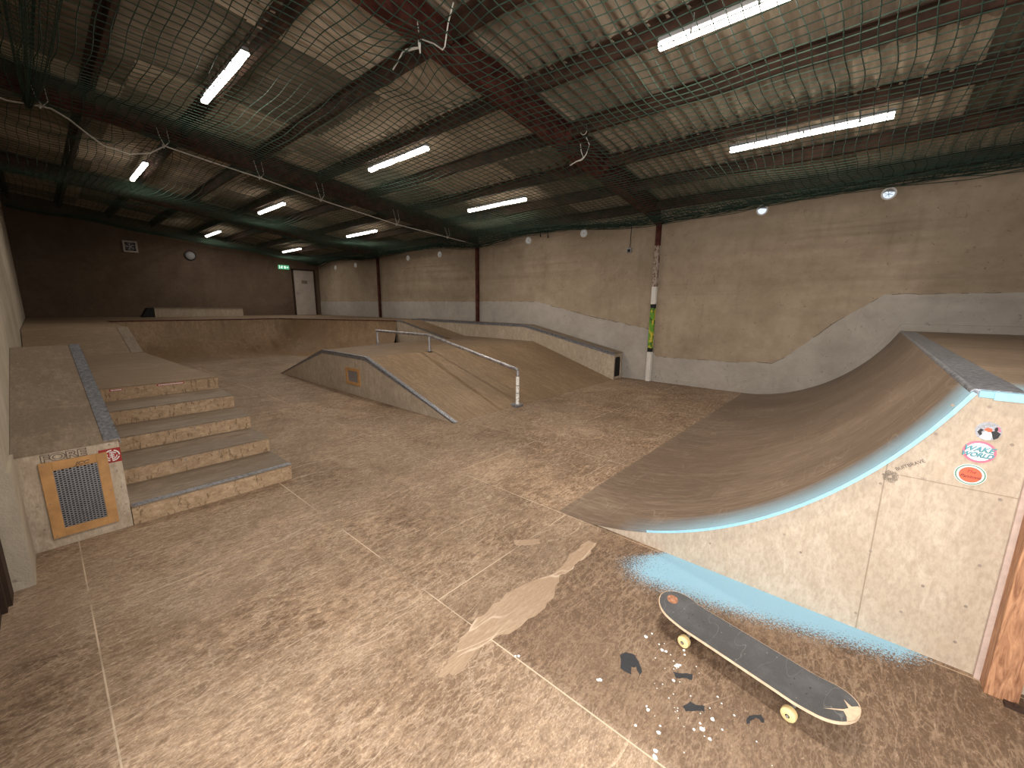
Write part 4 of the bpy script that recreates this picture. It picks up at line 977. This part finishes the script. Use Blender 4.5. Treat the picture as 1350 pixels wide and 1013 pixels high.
# local: +x toward tail (near camera right), z up
Ld, Wd, Tk = .79, .204, .011; zd = .088
def outline(t):
    """half width at position t in -1..1"""
    x = t*Ld/2; a = abs(x); r_ = Wd/2
    if a > Ld/2-.115: u = (a-(Ld/2-.115))/.115; return max(.0, r_*math.sqrt(max(0, 1-u**2.3)))
    return r_
def dz(x):
    a = abs(x); k0 = .215
    return 0 if a < k0 else ((a-k0)**1.35)*.36
def deckmesh(z0, z1, shr=0.0, x_lo=-1, x_hi=1, chip=False):
    mb = MB(); nxs, nys = 64, 8; vs = []
    for layer in (z1, z0):
        for i in range(nxs+1):
            t = -math.cos(math.pi*i/nxs)*.999; hw = max(.003, outline(t)-shr); x = t*(Ld/2-shr)
            for j in range(nys+1):
                v = -1+2*j/nys; y = v*hw; cz = .007*(v*v)*(hw/(Wd/2))**2*math.exp(-(abs(x)/.33)**4)
                vs.append((x, y, zd+dz(x)+cz+layer))
    L1 = (nxs+1)*(nys+1); fs = []
    for i in range(nxs):
        for j in range(nys):
            a = i*(nys+1)+j; fs.append((a, a+nys+1, a+nys+2, a+1)); fs.append((a+L1, a+1+L1, a+nys+2+L1, a+nys+1+L1))
    for i in range(nxs):
        a = i*(nys+1); fs.append((a, a+L1, a+nys+1+L1, a+nys+1)); a += nys; fs.append((a, a+nys+1, a+nys+1+L1, a+L1))
    for j in range(nys):
        fs.append((j, j+1, j+1+L1, j+L1)); a = nxs*(nys+1)+j; fs.append((a, a+L1, a+1+L1, a+1))
    mb.add(vs, fs); return mb
M_deckwood = plain('maple_ply_edge', (0.62, 0.47, 0.33), .5, 0, .15, 40)
n = N('grip_tape', .95, 0, .2); p = n.obj()
c = n.mix(n.rng(n.noise(p, 900, 2, .8), .35, .7), (0.040, 0.040, 0.042), (0.12, 0.118, 0.118))
c = n.mix(n.math('MULTIPLY', n.rng(n.noise(p, 9, 4, .6), .45, .7), .55), c, (0.12, 0.12, 0.125))
c = n.mix(n.math('MULTIPLY', n.line(p, 9, .0035, (0, 0, R(40)), 2, (1, .3, 1)), .4), c, (0.25, .25, .25))
c = n.mix(n.math('MULTIPLY', n.rng(n.vor(p, 26), .09, .05), .55), c, (0.30, 0.27, 0.24))
n.color(c); M_grip = n.m
deckmesh(-Tk, 0).build('deck', M_deckwood, sk_, local=True, smooth=True)
deckmesh(.0003, .0013, .0025).build('grip_tape', M_grip, sk_, local=True, smooth=True)
def on(x, y, lift=.0018): return (x, y, zd+dz(x)+lift+.007*(y/(Wd/2))**2*math.exp(-(abs(x)/.33)**4))
# sticker at the nose (far end) and bare wood chip at the tail
M_nose = plain('worn_wood_disc', (0.30, 0.14, 0.08), .6, 0, .5, 60)
dd = MB(); cc = -.345
rr_ = [on(cc+.024*math.cos(2*math.pi*k_/24), .012+.030*math.sin(2*math.pi*k_/24)) for k_ in range(24)]
dd.add(rr_+[on(cc, .012)], [(k_, (k_+1) % 24, 24) for k_ in range(24)]); dd.build('worn_spot', M_nose, sk_, local=True, label='reddish worn spot', fix=True)
ch = MB(); cpts = [(.391, -.030), (.393, .0), (.388, .038), (.372, .062), (.366, .040), (.352, .018), (.300, .052), (.350, .008), (.360, -.008), (.338, -.042), (.365, -.022), (.380, -.038)]
vs_ = [on(x, -y, .0020) for x, y in cpts]
ch.add(vs_, [tuple(range(len(vs_)))]); ch.build('chipped_wood', M_deckwood, sk_, local=True, label='bare wood chip', fix=False)
M_wheel = plain('cream_urethane', (0.72, 0.55, 0.27), .45, 0, .08, 20)
M_bear = plain('bearing_shield', (0.05, 0.055, 0.045), .4, .5, .1)
M_alu = plain('cast_aluminium', (0.55, 0.54, 0.53), .35, .8, .1)
for xs_ in (-.214, .214):
    tr = MB(); tr.box(xs_-.04, xs_+.04, -.028, .028, zd-Tk-.012, zd-Tk-.0002)
    tr.tube([(xs_, -.062, .036), (xs_, -.02, .048), (xs_, .02, .048), (xs_, .062, .036)], [.009, .014, .014, .009], 8)
    tr.tube([(xs_+(.018 if xs_ < 0 else -.018), 0, zd-Tk-.005), (xs_, 0, .045)], .014, 8)
    tr.tube([(xs_, -.115, .027), (xs_, .115, .027)], .004, 8)
    to = tr.build('truck', M_alu, sk_, local=True, smooth=True)
    for sy_ in (-1, 1):
        yc = sy_*.094; wl = MB(); prof_ = [(-.0165, .008), (-.0165, .020), (-.0125, .0255), (-.006, .027), (.006, .027), (.0125, .0255), (.0165, .020), (.0165, .008)]
        nn = 28
        for (yy, r_) in prof_:
            for k_ in range(nn): a = 2*math.pi*k_/nn; wl.v.append((xs_+r_*math.cos(a), yc+yy, .027+r_*math.sin(a)))
        for j in range(len(prof_)-1):
            for k_ in range(nn): wl.f.append((j*nn+k_, j*nn+(k_+1) % nn, (j+1)*nn+(k_+1) % nn, (j+1)*nn+k_)); wl.i.append(0)
        wo = wl.build('wheel', M_wheel, sk_, local=True, smooth=True)
        MB().disc((xs_, yc+sy_*.0135, .027), (1, 0, 0), (0, 0, 1), .011, .011, (0, sy_*.002, 0), 20).build('bearing', M_bear, wo, local=True)
        MB().disc((xs_, yc+sy_*.0155, .027), (1, 0, 0), (0, 0, 1), .005, .005, (0, sy_*.006, 0), 6).build('axle_nut', M_alu, wo, local=True)
    for bx_ in (-.027, .027):
        for by_ in (-.02, .02): MB().disc((xs_+bx_, by_, zd+dz(xs_+bx_)+.0012), (1, 0, 0), (0, 1, 0), .0035, .0035, (0, 0, .001), 8).build('bolt', M_bear, sk_, local=True)
